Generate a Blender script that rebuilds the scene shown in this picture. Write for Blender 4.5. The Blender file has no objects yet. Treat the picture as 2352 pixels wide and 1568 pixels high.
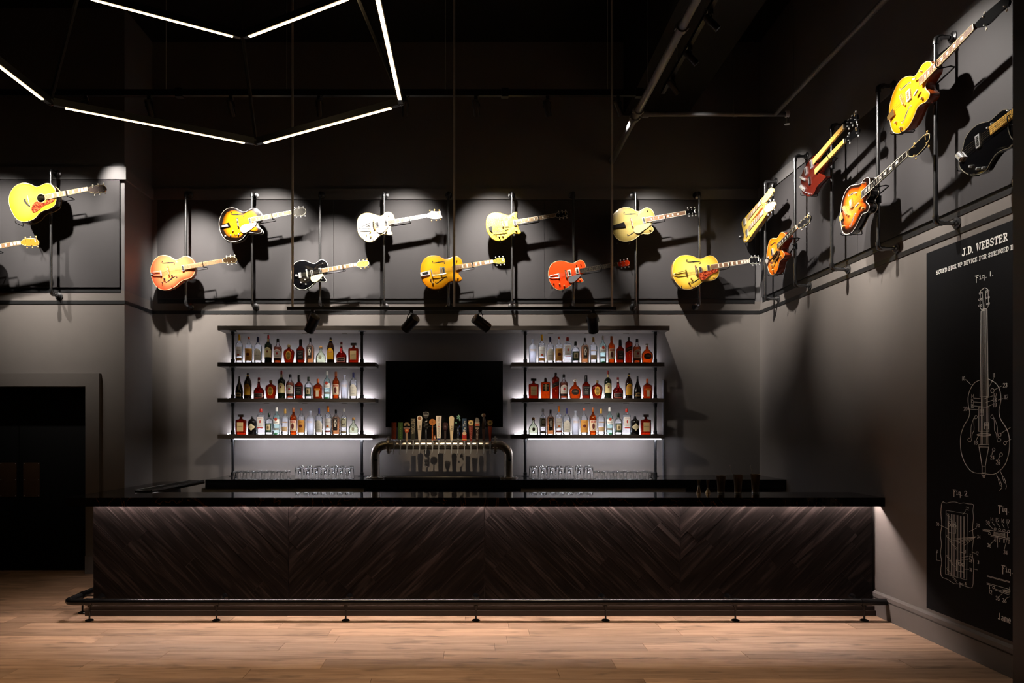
import bpy, math, random
from mathutils import Vector, Matrix
random.seed(7)
R = math.radians
scn = bpy.context.scene
COL = scn.collection

# ---------------------------------------------------------------- camera, world, exposure
FPX, VPX, VPY, EYE = 1655.0, 1085.0, 985.0, 1.706     # focal length in px, principal point, eye height
cam_d = bpy.data.cameras.new('camera')
cam_d.sensor_width = 36.0
cam_d.lens = FPX / 2352 * 36.0
cam_d.shift_x = (1176 - VPX) / 2352
cam_d.shift_y = (VPY - 784) / 2352
cam_d.clip_start = 0.05
cam_d.clip_end = 100
cam = bpy.data.objects.new('camera', cam_d)
cam.location = (0, 0, EYE)
cam.rotation_euler = (R(90), 0, 0)
COL.objects.link(cam)
scn.camera = cam
w = bpy.data.worlds.new('world'); scn.world = w; w.use_nodes = True
w.node_tree.nodes['Background'].inputs[0].default_value = (0.9, 0.75, 0.6, 1)
w.node_tree.nodes['Background'].inputs[1].default_value = 0.0
vs = scn.view_settings
vs.view_transform = 'Standard'; vs.look = 'None'; vs.exposure = 0.0; vs.gamma = 1.0
vs.use_curve_mapping = False

# ---------------------------------------------------------------- key dimensions (metres)
YB = 9.30        # back wall plane
YL = 8.556       # wall with the double doors
XC = -4.13       # corner between the two
XR = 3.708       # right wall
ZP1, ZP0 = 4.66, 3.385      # guitar display panel
BAR_Y = 6.63     # bar front panels
BAR_X = -3.49    # bar left side
SH_Y = 9.0       # front of bottle shelves

# ---------------------------------------------------------------- materials
MATS = {}
def lin(h):
    h = h.lstrip('#')
    c = [int(h[i:i+2], 16) / 255 for i in (0, 2, 4)]
    return tuple(x / 12.92 if x <= .04045 else ((x + .055) / 1.055) ** 2.4 for x in c)
def nodes_of(name):
    m = bpy.data.materials.new(name); m.use_nodes = True
    nt = m.node_tree
    return m, nt, nt.nodes, nt.links, nt.nodes['Principled BSDF']
def pm(name, col, rough=.5, metal=0., var=.12, scale=25., spec=.5, coat=0., bump=0., stretch=None, bscale=None):
    """painted / plain procedural material: base colour varied a little by noise"""
    if name in MATS: return MATS[name]
    if isinstance(col, str): col = lin(col)
    m, nt, N, L, b = nodes_of(name)
    tc = N.new('ShaderNodeTexCoord'); mp = N.new('ShaderNodeMapping')
    L.new(tc.outputs['Object'], mp.inputs[0])
    if stretch: mp.inputs['Scale'].default_value = stretch
    nz = N.new('ShaderNodeTexNoise'); nz.inputs['Scale'].default_value = scale; nz.inputs['Detail'].default_value = 3
    L.new(mp.outputs[0], nz.inputs[0])
    mx = N.new('ShaderNodeMix'); mx.data_type = 'RGBA'
    L.new(nz.outputs['Fac'], mx.inputs['Factor'])
    mx.inputs[6].default_value = tuple(c * (1 - var) for c in col) + (1,)
    mx.inputs[7].default_value = tuple(min(1, c * (1 + var)) for c in col) + (1,)
    L.new(mx.outputs[2], b.inputs['Base Color'])
    b.inputs['Roughness'].default_value = rough
    b.inputs['Metallic'].default_value = metal
    b.inputs['Specular IOR Level'].default_value = spec
    if coat: b.inputs['Coat Weight'].default_value = coat; b.inputs['Coat Roughness'].default_value = .06
    if bump:
        n2 = N.new('ShaderNodeTexNoise'); n2.inputs['Scale'].default_value = bscale or scale * 4
        L.new(mp.outputs[0], n2.inputs[0])
        bp = N.new('ShaderNodeBump'); bp.inputs['Strength'].default_value = bump; bp.inputs['Distance'].default_value = .002
        L.new(n2.outputs['Fac'], bp.inputs['Height']); L.new(bp.outputs[0], b.inputs['Normal'])
    MATS[name] = m
    return m
def C(h, rough=.45, metal=0., coat=0.):
    return pm('c_%s_%d_%d_%d' % (h.lstrip('#'), rough * 100, metal * 100, coat * 10), h, rough, metal, .05, 40, .5, coat)
def emit(name, col, strength):
    if name in MATS: return MATS[name]
    m, nt, N, L, b = nodes_of(name)
    b.inputs['Base Color'].default_value = (.8, .8, .8, 1)
    b.inputs['Emission Color'].default_value = tuple(col) + (1,)
    b.inputs['Emission Strength'].default_value = strength
    MATS[name] = m
    return m
def glass(name, tint, body=None, amount=.2, gloss=.05):
    """thin coloured bottle glass / liquor: tinted see-through, some milky body, sharp reflections"""
    if name in MATS: return MATS[name]
    m, nt, N, L, b = nodes_of(name)
    N.remove(b)
    out = N['Material Output']
    t = N.new('ShaderNodeBsdfTransparent'); t.inputs[0].default_value = tuple(tint) + (1,)
    nz = N.new('ShaderNodeTexNoise'); nz.inputs['Scale'].default_value = 30
    tc = N.new('ShaderNodeTexCoord'); L.new(tc.outputs['Object'], nz.inputs[0])
    body = body or tint
    mc = N.new('ShaderNodeMix'); mc.data_type = 'RGBA'
    mc.inputs[6].default_value = tuple(c * .85 for c in body) + (1,); mc.inputs[7].default_value = tuple(body) + (1,)
    L.new(nz.outputs['Fac'], mc.inputs['Factor'])
    tr = N.new('ShaderNodeBsdfTranslucent'); L.new(mc.outputs[2], tr.inputs[0])
    df = N.new('ShaderNodeBsdfDiffuse'); L.new(mc.outputs[2], df.inputs[0])
    m0 = N.new('ShaderNodeMixShader'); m0.inputs[0].default_value = .3; L.new(tr.outputs[0], m0.inputs[1]); L.new(df.outputs[0], m0.inputs[2])
    m1 = N.new('ShaderNodeMixShader'); m1.inputs[0].default_value = amount
    L.new(t.outputs[0], m1.inputs[1]); L.new(m0.outputs[0], m1.inputs[2])
    g = N.new('ShaderNodeBsdfGlossy'); g.inputs['Roughness'].default_value = gloss
    fr = N.new('ShaderNodeFresnel'); fr.inputs[0].default_value = 1.45
    m2 = N.new('ShaderNodeMixShader'); L.new(fr.outputs[0], m2.inputs[0]); L.new(m1.outputs[0], m2.inputs[1]); L.new(g.outputs[0], m2.inputs[2])
    L.new(m2.outputs[0], out.inputs[0])
    MATS[name] = m
    return m
def ramp(N, stops):
    r = N.new('ShaderNodeValToRGB')
    e = r.color_ramp.elements
    while len(e) < len(stops): e.new(.5)
    for i, (p, c) in enumerate(stops):
        e[i].position = p; e[i].color = tuple(c) + (1,)
    return r
def wood(name, cols, rough, ang=0., gs=(1.2, 22, 22), bump=.25, objrand=.25, knots=0., spec=.5):
    """planks: grain streaks along local x (turned by ang), a tone per plank from Object Info random"""
    if name in MATS: return MATS[name]
    m, nt, N, L, b = nodes_of(name)
    tc = N.new('ShaderNodeTexCoord'); mp = N.new('ShaderNodeMapping'); mp2 = N.new('ShaderNodeMapping')
    oi = N.new('ShaderNodeObjectInfo')
    sc = N.new('ShaderNodeVectorMath'); sc.operation = 'SCALE'; sc.inputs[0].default_value = (31, 17, 23)
    L.new(oi.outputs['Random'], sc.inputs['Scale'])
    ad = N.new('ShaderNodeVectorMath'); L.new(tc.outputs['Object'], mp.inputs[0])
    if ang: mp.inputs['Rotation'].default_value = (0, ang, 0)
    L.new(mp.outputs[0], ad.inputs[0]); L.new(sc.outputs[0], ad.inputs[1])
    mp2.inputs['Scale'].default_value = gs; L.new(ad.outputs[0], mp2.inputs[0])
    n1 = N.new('ShaderNodeTexNoise'); n1.inputs['Scale'].default_value = 1.6; n1.inputs['Detail'].default_value = 7; n1.inputs['Distortion'].default_value = 1.2
    L.new(mp2.outputs[0], n1.inputs[0])
    r = ramp(N, [(.3, cols[0]), (.52, cols[1]), (.75, cols[2])]); L.new(n1.outputs['Fac'], r.inputs[0])
    mm = N.new('ShaderNodeMapRange'); mm.inputs[3].default_value = 1 - objrand; mm.inputs[4].default_value = 1 + objrand * .55
    L.new(oi.outputs['Random'], mm.inputs[0])
    v = N.new('ShaderNodeVectorMath'); v.operation = 'SCALE'; L.new(r.outputs[0], v.inputs[0]); L.new(mm.outputs[0], v.inputs['Scale'])
    last = v.outputs[0]
    if knots:
        mp3 = N.new('ShaderNodeMapping'); mp3.inputs['Scale'].default_value = (2.2, 7, 7); L.new(ad.outputs[0], mp3.inputs[0])
        n3 = N.new('ShaderNodeTexNoise'); n3.inputs['Scale'].default_value = 1.3; n3.inputs['Detail'].default_value = 4; L.new(mp3.outputs[0], n3.inputs[0])
        k = ramp(N, [(.57, (0, 0, 0)), (.70, (knots,) * 3)]); L.new(n3.outputs['Fac'], k.inputs[0])
        mk = N.new('ShaderNodeMix'); mk.data_type = 'RGBA'; L.new(k.outputs[0], mk.inputs['Factor']); L.new(last, mk.inputs[6])
        mk.inputs[7].default_value = tuple(c * .45 for c in cols[0]) + (1,)
        last = mk.outputs[2]
    L.new(last, b.inputs['Base Color'])
    b.inputs['Roughness'].default_value = rough; b.inputs['Specular IOR Level'].default_value = spec
    bp = N.new('ShaderNodeBump'); bp.inputs['Strength'].default_value = bump; bp.inputs['Distance'].default_value = .003
    L.new(n1.outputs['Fac'], bp.inputs['Height']); L.new(bp.outputs[0], b.inputs['Normal'])
    MATS[name] = m
    return m
GDK = .95     # lacquers under the strong display beams
def dk(h): return tuple(c * GDK for c in lin(h))
def burst(name, inner, mid, outer, p=(.55, .8, .93)):
    """sunburst lacquer: colour follows the body's own 'rim' attribute (0 centre, 1 edge)"""
    if name in MATS: return MATS[name]
    m, nt, N, L, b = nodes_of(name)
    a = N.new('ShaderNodeAttribute'); a.attribute_name = 'rim'
    nz = N.new('ShaderNodeTexNoise'); nz.inputs['Scale'].default_value = 9
    ma = N.new('ShaderNodeMath'); ma.operation = 'MULTIPLY_ADD'; ma.inputs[1].default_value = .08
    L.new(nz.outputs['Fac'], ma.inputs[0]); L.new(a.outputs['Fac'], ma.inputs[2])
    r = ramp(N, [(p[0], dk(inner)), (p[1], dk(mid)), (p[2], dk(outer))]); L.new(ma.outputs[0], r.inputs[0])
    L.new(r.outputs[0], b.inputs['Base Color']); b.inputs['Roughness'].default_value = .25
    b.inputs['Coat Weight'].default_value = .6; b.inputs['Coat Roughness'].default_value = .05
    MATS[name] = m
    return m
def marble():
    m, nt, N, L, b = nodes_of('black_marble')
    tc = N.new('ShaderNodeTexCoord'); wv = N.new('ShaderNodeTexNoise'); wv.inputs['Scale'].default_value = 1.7; wv.inputs['Detail'].default_value = 9; wv.inputs['Distortion'].default_value = 2.2
    L.new(tc.outputs['Object'], wv.inputs[0])
    r = ramp(N, [(.485, (.004, .0035, .003)), (.5, (.035, .016, .006)), (.515, (.004, .0035, .003))])
    L.new(wv.outputs['Fac'], r.inputs[0])
    L.new(r.outputs[0], b.inputs['Base Color']); b.inputs['Roughness'].default_value = .045
    return m
def tortoise():
    m, nt, N, L, b = nodes_of('tortoiseshell')
    tc = N.new('ShaderNodeTexCoord'); v = N.new('ShaderNodeTexNoise'); v.inputs['Scale'].default_value = 70; v.inputs['Detail'].default_value = 2
    L.new(tc.outputs['Object'], v.inputs[0])
    r = ramp(N, [(.35, (.06, .008, .004)), (.52, (.30, .03, .012)), (.7, (.65, .16, .05))]); L.new(v.outputs['Fac'], r.inputs[0])
    L.new(r.outputs[0], b.inputs['Base Color']); b.inputs['Roughness'].default_value = .15
    return m
def sparkle():
    m, nt, N, L, b = nodes_of('gold_sparkle')
    tc = N.new('ShaderNodeTexCoord'); v = N.new('ShaderNodeTexVoronoi'); v.inputs['Scale'].default_value = 220
    L.new(tc.outputs['Object'], v.inputs[0])
    r = ramp(N, [(.0, (.45, .25, .02)), (.5, (.85, .55, .06)), (1, (1, .8, .25))]); L.new(v.outputs['Color'], r.inputs[0])
    L.new(r.outputs[0], b.inputs['Base Color']); b.inputs['Roughness'].default_value = .3; b.inputs['Metallic'].default_value = .45
    nm = N.new('ShaderNodeBump'); nm.inputs['Strength'].default_value = .5; nm.inputs['Distance'].default_value = .002
    L.new(v.outputs['Color'], nm.inputs['Height']); L.new(nm.outputs[0], b.inputs['Normal'])
    b.inputs['Coat Weight'].default_value = .5
    return m
def clearglass():
    m, nt, N, L, b = nodes_of('tumbler_glass')
    b.inputs['Base Color'].default_value = (1, 1, 1, 1); b.inputs['Roughness'].default_value = .02
    b.inputs['Transmission Weight'].default_value = 1; b.inputs['IOR'].default_value = 1.45
    return m

M = dict(
    wall=pm('wall_paint_taupe', (.135, .12, .11), .62, 0, .05, 6, .15, bump=.08, bscale=260),
    wallup=pm('wall_paint_charcoal', (.11, .105, .106), .62, 0, .05, 6, .15, bump=.08, bscale=260),
    panel=pm('display_panel_paint', (.036, .0335, .0345), .6, 0, .05, 8, .15, bump=.1, bscale=300),
    black=pm('black_paint', (.006, .006, .0065), .45, 0, .2, 20),
    ceil=pm('ceiling_black', (.005, .005, .005), .8, 0, .2, 5, .2),
    door=pm('door_black', (.005, .005, .005), .8, 0, .2, 20, .06),
    brassplate=pm('bronze_plate', (.09, .05, .025), .42, .6, .2, 12),
    metal=pm('blackened_pipe', (.2, .2, .205), .26, .95, .25, 30, bump=.1),
    blackmetal=pm('black_metal', (.008, .008, .009), .38, .4, .2, 30),
    rod=pm('hanger_steel', (.5, .48, .45), .4, .5, .15, 30),
    rail=pm('black_rail', (.007, .007, .0075), .24, .3, .15, 30),
    chrome=pm('chrome', (.74, .74, .76), .28, .7, .08, 40),
    steel=pm('stainless', (.55, .52, .48), .25, 1, .12, 12, stretch=(1, 30, 30)),
    satin=pm('satin_steel', (.62, .57, .5), .55, .9, .1, 12, stretch=(1, 30, 30)),
    gold=pm('gold_plate', (.85, .58, .2), .3, .65, .1, 40),
    brushed=pm('brushed_steel', (.56, .5, .42), .32, 1, .1, 20, stretch=(1, 12, 12)),
    marble=marble(),
    counter=pm('black_stone', (.006, .006, .006), .12, 0, .3, 30),
    floor=wood('floor_oak', [(.30, .18, .11), (.44, .275, .175), (.54, .36, .24)], .5, 0, (.9, 9, 9), .12, .3, .75),
    subfloor=pm('subfloor_dark', (.05, .03, .02), .8, 0, .2, 9),
    veneer_a=wood('dark_veneer_down', [(.005, .0037, .0033), (.0125, .009, .0084), (.05, .0375, .0345)], .5, R(-45), (1.0, 16, 16), .9, .12, 0, .12),
    veneer_b=wood('dark_veneer_up', [(.005, .0037, .0033), (.0125, .009, .0084), (.05, .0375, .0345)], .5, R(45), (1.0, 16, 16), .9, .12, 0, .12),
    shelf=wood('shelf_wood', [(.018, .012, .008), (.034, .024, .016), (.065, .047, .032)], .5, 0, (1.1, 22, 22), .5, .15),
    base=pm('base_brown', (.022, .014, .011), .4, 0, .2, 12),
    cream=C('#d2be8a', .35), ivory=C('#efe8d6', .3), white=C('#ece8e2', .3, 0, .5), pearl=C('#f2eee2', .2),
    blackgloss=C('#0a0a0b', .12, 0, .6), dark=C('#101011', .4), rosewood=pm('rosewood', (.2, .1, .055), .4, 0, .3, 30, stretch=(.2, 3, 3)),
    ebony=C('#171312', .35), maple=C('#e8b654', .3, 0, .3), ltwood=pm('light_rosewood', (.31, .17, .08), .4, 0, .25, 30, stretch=(.2, 3, 3)),
    tort=tortoise(), sparkle=sparkle(), tumbler=clearglass(),
    screen=pm('tv_screen', (.004, .004, .004), .12, 0, .2, 4),
    chalk=C('#e9e6e0', .8), muralblack=pm('mural_black', (.006, .006, .0068), .75, 0, .1, 10, .1),
    led_cool=emit('led_cool', (.88, .89, 1), 110), led_soft=emit('led_soft', (.95, .95, 1), 5), led_bar=emit('led_bar', (1, .84, .785), 230),
    led_warm=emit('led_warm', (1, .70, .36), 11),
    lens=emit('spot_lens', (1, .93, .82), 3), lens_off=pm('dim_lens', (.12, .11, .1), .15),
)

# ---------------------------------------------------------------- mesh helpers
class MB:
    def __init__(s): s.v = []; s.f = []; s.m = []; s.rim = None
    def add(s, v, f, mi=0):
        o = len(s.v); s.v += [tuple(p) for p in v]; s.f += [tuple(i + o for i in q) for q in f]; s.m += [mi] * len(f); return s
    def box(s, x0, x1, y0, y1, z0, z1, mi=0):
        return s.add([(x0, y0, z0), (x1, y0, z0), (x1, y1, z0), (x0, y1, z0), (x0, y0, z1), (x1, y0, z1), (x1, y1, z1), (x0, y1, z1)],
                     [(0, 3, 2, 1), (4, 5, 6, 7), (0, 1, 5, 4), (1, 2, 6, 5), (2, 3, 7, 6), (3, 0, 4, 7)], mi)
    def obox(s, c, ax, ay, az, mi=0):
        """box around c with half-axis vectors"""
        c, ax, ay, az = Vector(c), Vector(ax), Vector(ay), Vector(az)
        v = [c + ax * i + ay * j + az * k for k in (-1, 1) for i, j in ((-1, -1), (1, -1), (1, 1), (-1, 1))]
        return s.add(v, [(0, 3, 2, 1), (4, 5, 6, 7), (0, 1, 5, 4), (1, 2, 6, 5), (2, 3, 7, 6), (3, 0, 4, 7)], mi)
    def tube(s, path, r, seg=12, caps=True, closed=False, mi=0):
        P = [Vector(p) for p in path]; n = len(P); rr = r if isinstance(r, (list, tuple)) else [r] * n
        if closed: t0 = (P[1] - P[-1]).normalized()
        else: t0 = (P[1] - P[0]).normalized()
        up = Vector((0, 0, 1)) if abs(t0.z) < .9 else Vector((1, 0, 0))
        a = t0.cross(up).normalized()
        v = []; f = []
        for i, p in enumerate(P):
            if closed: t = (P[(i + 1) % n] - P[i - 1]).normalized()
            else: t = (P[min(i + 1, n - 1)] - P[max(i - 1, 0)]).normalized()
            a = (a - t * a.dot(t))
            a = a.normalized() if a.length > 1e-6 else t.orthogonal().normalized()
            b = t.cross(a)
            for k in range(seg):
                q = 2 * math.pi * k / seg
                v.append(p + (a * math.cos(q) + b * math.sin(q)) * rr[i])
        m = n if closed else n - 1
        for i in range(m):
            j = (i + 1) % n
            for k in range(seg):
                k2 = (k + 1) % seg
                f.append((i * seg + k, i * seg + k2, j * seg + k2, j * seg + k))
        if caps and not closed:
            f.append(tuple(range(seg))[::-1]); f.append(tuple(range((n - 1) * seg, n * seg)))
        return s.add(v, f, mi)
    def cyl(s, p0, p1, r, seg=16, r2=None, mi=0): return s.tube([p0, p1], [r, r if r2 is None else r2], seg, mi=mi)
    def lathe(s, prof, seg=20, o=(0, 0, 0), ax=None, mi=0):
        """prof: (radius, height) along ax (default z)"""
        o = Vector(o); az = Vector(ax or (0, 0, 1)).normalized(); a = az.orthogonal().normalized(); b = az.cross(a)
        v = []; f = []
        for r, z in prof:
            for k in range(seg):
                q = 2 * math.pi * k / seg
                v.append(o + az * z + (a * math.cos(q) + b * math.sin(q)) * max(r, 1e-5))
        for i in range(len(prof) - 1):
            for k in range(seg):
                k2 = (k + 1) % seg
                f.append((i * seg + k, i * seg + k2, (i + 1) * seg + k2, (i + 1) * seg + k))
        if prof[0][0] > 1e-4: f.append(tuple(range(seg))[::-1])
        if prof[-1][0] > 1e-4: f.append(tuple(range((len(prof) - 1) * seg, len(prof) * seg)))
        return s.add(v, f, mi)
    def prism(s, pts, z0, z1, mi=0):
        """2-D outline in xy extruded z0..z1"""
        n = len(pts); ar = sum(pts[i][0] * pts[(i + 1) % n][1] - pts[(i + 1) % n][0] * pts[i][1] for i in range(n))
        if ar < 0: pts = pts[::-1]
        v = [(x, y, z0) for x, y in pts] + [(x, y, z1) for x, y in pts]
        f = [tuple(range(n))[::-1], tuple(range(n, 2 * n))] + [(i, (i + 1) % n, (i + 1) % n + n, i + n) for i in range(n)]
        return s.add(v, f, mi)
    def ball(s, c, r, sx=1, sy=1, sz=1, seg=12, rings=7, mi=0):
        c = Vector(c); v = []; f = []
        for i in range(rings + 1):
            t = math.pi * i / rings
            for k in range(seg):
                q = 2 * math.pi * k / seg
                v.append(c + Vector((math.sin(t) * math.cos(q) * sx, math.sin(t) * math.sin(q) * sy, -math.cos(t) * sz)) * r)
        for i in range(rings):
            for k in range(seg):
                k2 = (k + 1) % seg
                f.append((i * seg + k, i * seg + k2, (i + 1) * seg + k2, (i + 1) * seg + k))
        return s.add(v, f, mi)
    def ribbon(s, pts, w, z0, z1, mi=0, closed=False):
        """flat stroke of width w along xy points, as a thin slab"""
        P = [Vector((p[0], p[1])) for p in pts]; n = len(P); Lp = []; Rp = []
        ws = w if isinstance(w, (list, tuple)) else [w] * n
        for i in range(n):
            if closed: t = P[(i + 1) % n] - P[i - 1]
            else: t = P[min(i + 1, n - 1)] - P[max(i - 1, 0)]
            if t.length < 1e-9: t = Vector((1, 0))
            t.normalize(); q = Vector((-t.y, t.x)) * ws[i] / 2
            Lp.append(P[i] + q); Rp.append(P[i] - q)
        v = []
        for z in (z0, z1): v += [(p.x, p.y, z) for p in Lp] + [(p.x, p.y, z) for p in Rp]
        f = []; m = n if closed else n - 1
        for i in range(m):
            j = (i + 1) % n
            f += [(2 * n + i, 3 * n + i, 3 * n + j, 2 * n + j), (i, j, n + j, n + i), (i, 2 * n + i, 2 * n + j, j), (n + i, n + j, 3 * n + j, 3 * n + i)]
        return s.add(v, f, mi)
    def xf(s, mat):
        s.v = [tuple(mat @ Vector(p)) for p in s.v]; return s

MW = {}     # world matrix of things, so that parts can be written in world or local coordinates
def mesh(name, mb, mats, smooth=True, ang=38):
    me = bpy.data.meshes.new(name)
    me.from_pydata(mb.v, [], mb.f)
    for m in (mats if isinstance(mats, (list, tuple)) else [mats]): me.materials.append(m)
    if any(mb.m): me.polygons.foreach_set('material_index', mb.m)
    if mb.rim:
        at = me.attributes.new('rim', 'FLOAT', 'POINT'); at.data.foreach_set('value', mb.rim)
    if smooth:
        me.polygons.foreach_set('use_smooth', [True] * len(me.polygons)); me.set_sharp_from_angle(angle=R(ang))
    me.update()
    return me
def link(name, data, parent=None):
    o = bpy.data.objects.new(name, data); COL.objects.link(o)
    if parent: o.parent = parent
    return o
def obj(name, mb, mats, parent=None, smooth=True, world=False, ang=38):
    if world and parent is not None and parent.name in MW:
        inv = MW[parent.name].inverted(); mb.v = [tuple(inv @ Vector(p)) for p in mb.v]
    return link(name, mesh(name, mb, mats, smooth, ang), parent)
def tag(o, label, cat, group=None):
    o['label'] = label; o['category'] = cat
    if group: o['group'] = group
    return o
def thing(name, label, cat, mat=None, group=None):
    o = link(name, None); o.empty_display_size = .1
    mat = mat if isinstance(mat, Matrix) else Matrix.Translation(Vector(mat or (0, 0, 0)))
    o.matrix_world = mat; MW[o.name] = mat
    return tag(o, label, cat, group)
def struct(name, mb, mats, label=None, parent=None, smooth=False):
    o = obj(name, mb, mats, parent, smooth)
    if not parent: o['kind'] = 'structure'
    if label: o['label'] = label
    return o
def stuff(o): o['kind'] = 'stuff'; return o
def dup(root, loc, label=None, group=None, rotz=None):
    r = root.copy(); COL.objects.link(r); r.location = loc
    if rotz is not None: r.rotation_euler = (0, 0, rotz)
    if label: r['label'] = label
    if group: r['group'] = group
    for ch in list(root.children):
        c = ch.copy(); COL.objects.link(c); c.parent = r
        for g in ch.children:
            d = g.copy(); COL.objects.link(d); d.parent = c
    return r
def at(px, py, Y): return Vector(((px - VPX) * Y / FPX, Y, EYE + (VPY - py) * Y / FPX))
def atx(px, py, X):
    Y = X * FPX / (px - VPX); return Vector((X, Y, EYE + (VPY - py) * Y / FPX))
def cr(pts, n=4, closed=True):
    """Catmull-Rom through 2-D points"""
    out = []; m = len(pts); rng = range(m) if closed else range(m - 1)
    for i in rng:
        g = (lambda k: pts[k % m]) if closed else (lambda k: pts[min(max(k, 0), m - 1)])
        p0, p1, p2, p3 = g(i - 1), g(i), g(i + 1), g(i + 2)
        for k in range(n):
            t = k / n
            out.append(tuple(.5 * ((2 * p1[d]) + (-p0[d] + p2[d]) * t + (2 * p0[d] - 5 * p1[d] + 4 * p2[d] - p3[d]) * t * t + (-p0[d] + 3 * p1[d] - 3 * p2[d] + p3[d]) * t ** 3) for d in (0, 1)))
    if not closed: out.append(tuple(pts[-1]))
    return out
TXT = {}
def text_mb(s, size, align='CENTER'):
    """flat lettering from the built-in font, centred at the origin in xy"""
    if (s, align) not in TXT:
        cu = bpy.data.curves.new('lettering', 'FONT'); cu.body = s; cu.size = 1; cu.align_x = align; cu.align_y = 'CENTER'; cu.resolution_u = 2
        o = bpy.data.objects.new('lettering', cu); COL.objects.link(o)
        me = o.to_mesh()
        TXT[(s, align)] = ([tuple(v.co) for v in me.vertices], [tuple(p.vertices) for p in me.polygons])
        o.to_mesh_clear(); bpy.data.objects.remove(o); bpy.data.curves.remove(cu)
    v, f = TXT[(s, align)]
    return MB().add([(x * size, y * size, z) for x, y, z in v], f)

# ================================================================ structure
# floor: sub-floor slab and oak planks laid along x
fl = struct('floor', MB().box(-7.2, 3.9, -1.5, 9.4, -.08, -.016), M['subfloor'], 'wide oak plank floor')
PW, Y0 = .203, 5.542
random.seed(11)
for k in range(-19, 16):
    ya, yb = Y0 + k * PW, Y0 + (k + 1) * PW
    if yb > 8.8: continue
    if k == 2: xs = [-6.9, -5.2, -3.1, -1.2, .475, 1.736, 3.705]
    else:
        xs = [-6.9]; x = -6.9 + random.uniform(.4, 1.9)
        while x < 3.3: xs.append(x); x += random.uniform(1.15, 2.3)
        xs.append(3.705)
    for a, b in zip(xs[:-1], xs[1:]):
        dz = random.uniform(0, .0005); cx, cy = (a + b) / 2, (ya + yb) / 2
        hx, hy, g = (b - a) / 2 - .0009, PW / 2 - .0008, .0015
        mb = MB()
        mb.add([(-hx, -hy, -.016), (hx, -hy, -.016), (hx, hy, -.016), (-hx, hy, -.016), (-hx, -hy, -g), (hx, -hy, -g), (hx, hy, -g), (-hx, hy, -g),
                (-hx + g, -hy + g, 0), (hx - g, -hy + g, 0), (hx - g, hy - g, 0), (-hx + g, hy - g, 0)],
               [(0, 3, 2, 1), (0, 1, 5, 4), (1, 2, 6, 5), (2, 3, 7, 6), (3, 0, 4, 7), (4, 5, 9, 8), (5, 6, 10, 9), (6, 7, 11, 10), (7, 4, 8, 11), (8, 9, 10, 11)])
        o = obj('plank', mb, M['floor'], fl, False); o.location = (cx, cy, dz - .0005)

DX1, DX0, DZ, DMID = -4.569, -6.38, 2.21, -5.474      # double door opening
wb = struct('wall_back', MB().box(XC, XR + .2, YB, YB + .2, -.02, 3.35).box(XC, XR + .2, YB, YB + .2, 3.35, 6.7, 1), [M['wall'], M['wallup']])
wl = struct('wall_left', MB().box(DX1, XC, YL, YB + .2, -.02, 3.35).box(-7.2, DX0, YL, YL + .3, -.02, 3.35).box(DX0, DX1, YL, YL + .3, DZ, 3.35)
            .box(-7.2, DX1, YL, YL + .3, 3.35, 6.7, 1).box(DX1, XC, YL, YB + .2, 3.35, 6.7, 1), [M['wall'], M['wallup']])
wr = struct('wall_right', MB().box(XR, XR + .2, 3.4, YB, -.02, 3.35).box(XR, XR + .2, 3.4, YB, 3.35, 6.7, 1), [M['wall'], M['wallup']])
struct('wall_near', MB().box(3.225, 3.9, 3.5, 4.3, -.02, 6.7), M['black'], 'black pier where the mural wall ends')
struct('ceiling', MB().box(-7.2, 3.9, -1.5, 9.5, 6.7, 6.8), M['ceil'])
struct('trim_1', MB().box(1.95, 2.77, 1.0, YB, 5.75, 6.7), M['ceil'], 'black ceiling beam')
# display panels let into each wall, frieze band above, black reveal rail and ledge below
def boards(parent, lst):
    for m in lst: obj('display_panel', m, M['panel'], parent, False)
boards(wb, [MB().box(a + .002, b - .002, YB - .02, YB + .01, ZP0, ZP1 - .006) for a, b in ((-4.06, -1.79), (-1.79, .93), (.93, 3.64))])
boards(wl, [MB().box(a + .002, b - .002, YL - .022, YL + .01, ZP0, ZP1 - .006) for a, b in ((-7.2, -5.7), (-5.7, -4.178))])
boards(wr, [MB().box(XR - .02, XR + .01, a + .002, b - .002, ZP0, ZP1 - .006) for a, b in ((6.9, 9.2), (4.4, 6.9))])
t = MB().box(XC, XR, YB - .03, YB, ZP1, 4.80).box(-7.2, XC + .03, YL - .03, YL, ZP1, 4.81).box(XC, XC + .03, YL, YB, ZP1, 4.80).box(XR - .03, XR, 3.5, YB - .03, ZP1, 4.80)
struct('trim_2', t, M['wallup'], 'grey frieze band above the guitar panels')
t = MB().box(-4.06, 3.64, YB - .005, YB, 3.325, ZP0).box(-7.2, -4.175, YL - .005, YL, 3.325, ZP0).box(XR - .005, XR, 4.4, 9.2, 3.325, ZP0)
struct('trim_3', t, M['black'], 'black reveal under the guitar panels')
t = MB().box(XC, XR, YB - .006, YB, 3.19, 3.232).box(-7.2, XC + .006, YL - .006, YL, 3.19, 3.232).box(XC, XC + .006, YL, YB, 3.19, 3.232).box(XR - .006, XR, 3.5, YB - .006, 3.19, 3.232)
struct('trim_4', t, M['black'], 'thin black reveal line running round the walls')
t = MB().box(DX1, -4.405, YL - .05, YL, 0, 2.364).box(DX0 - .165, DX0, YL - .05, YL, 0, 2.364).box(DX0, DX1, YL - .05, YL, DZ, 2.364)
t.box(DX1, -4.39, YL - .062, YL, 0, .21).box(DX0 - .18, DX0, YL - .062, YL, 0, .21)
struct('trim_5', t, M['wall'], 'wide grey casing round the double doors')
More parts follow.
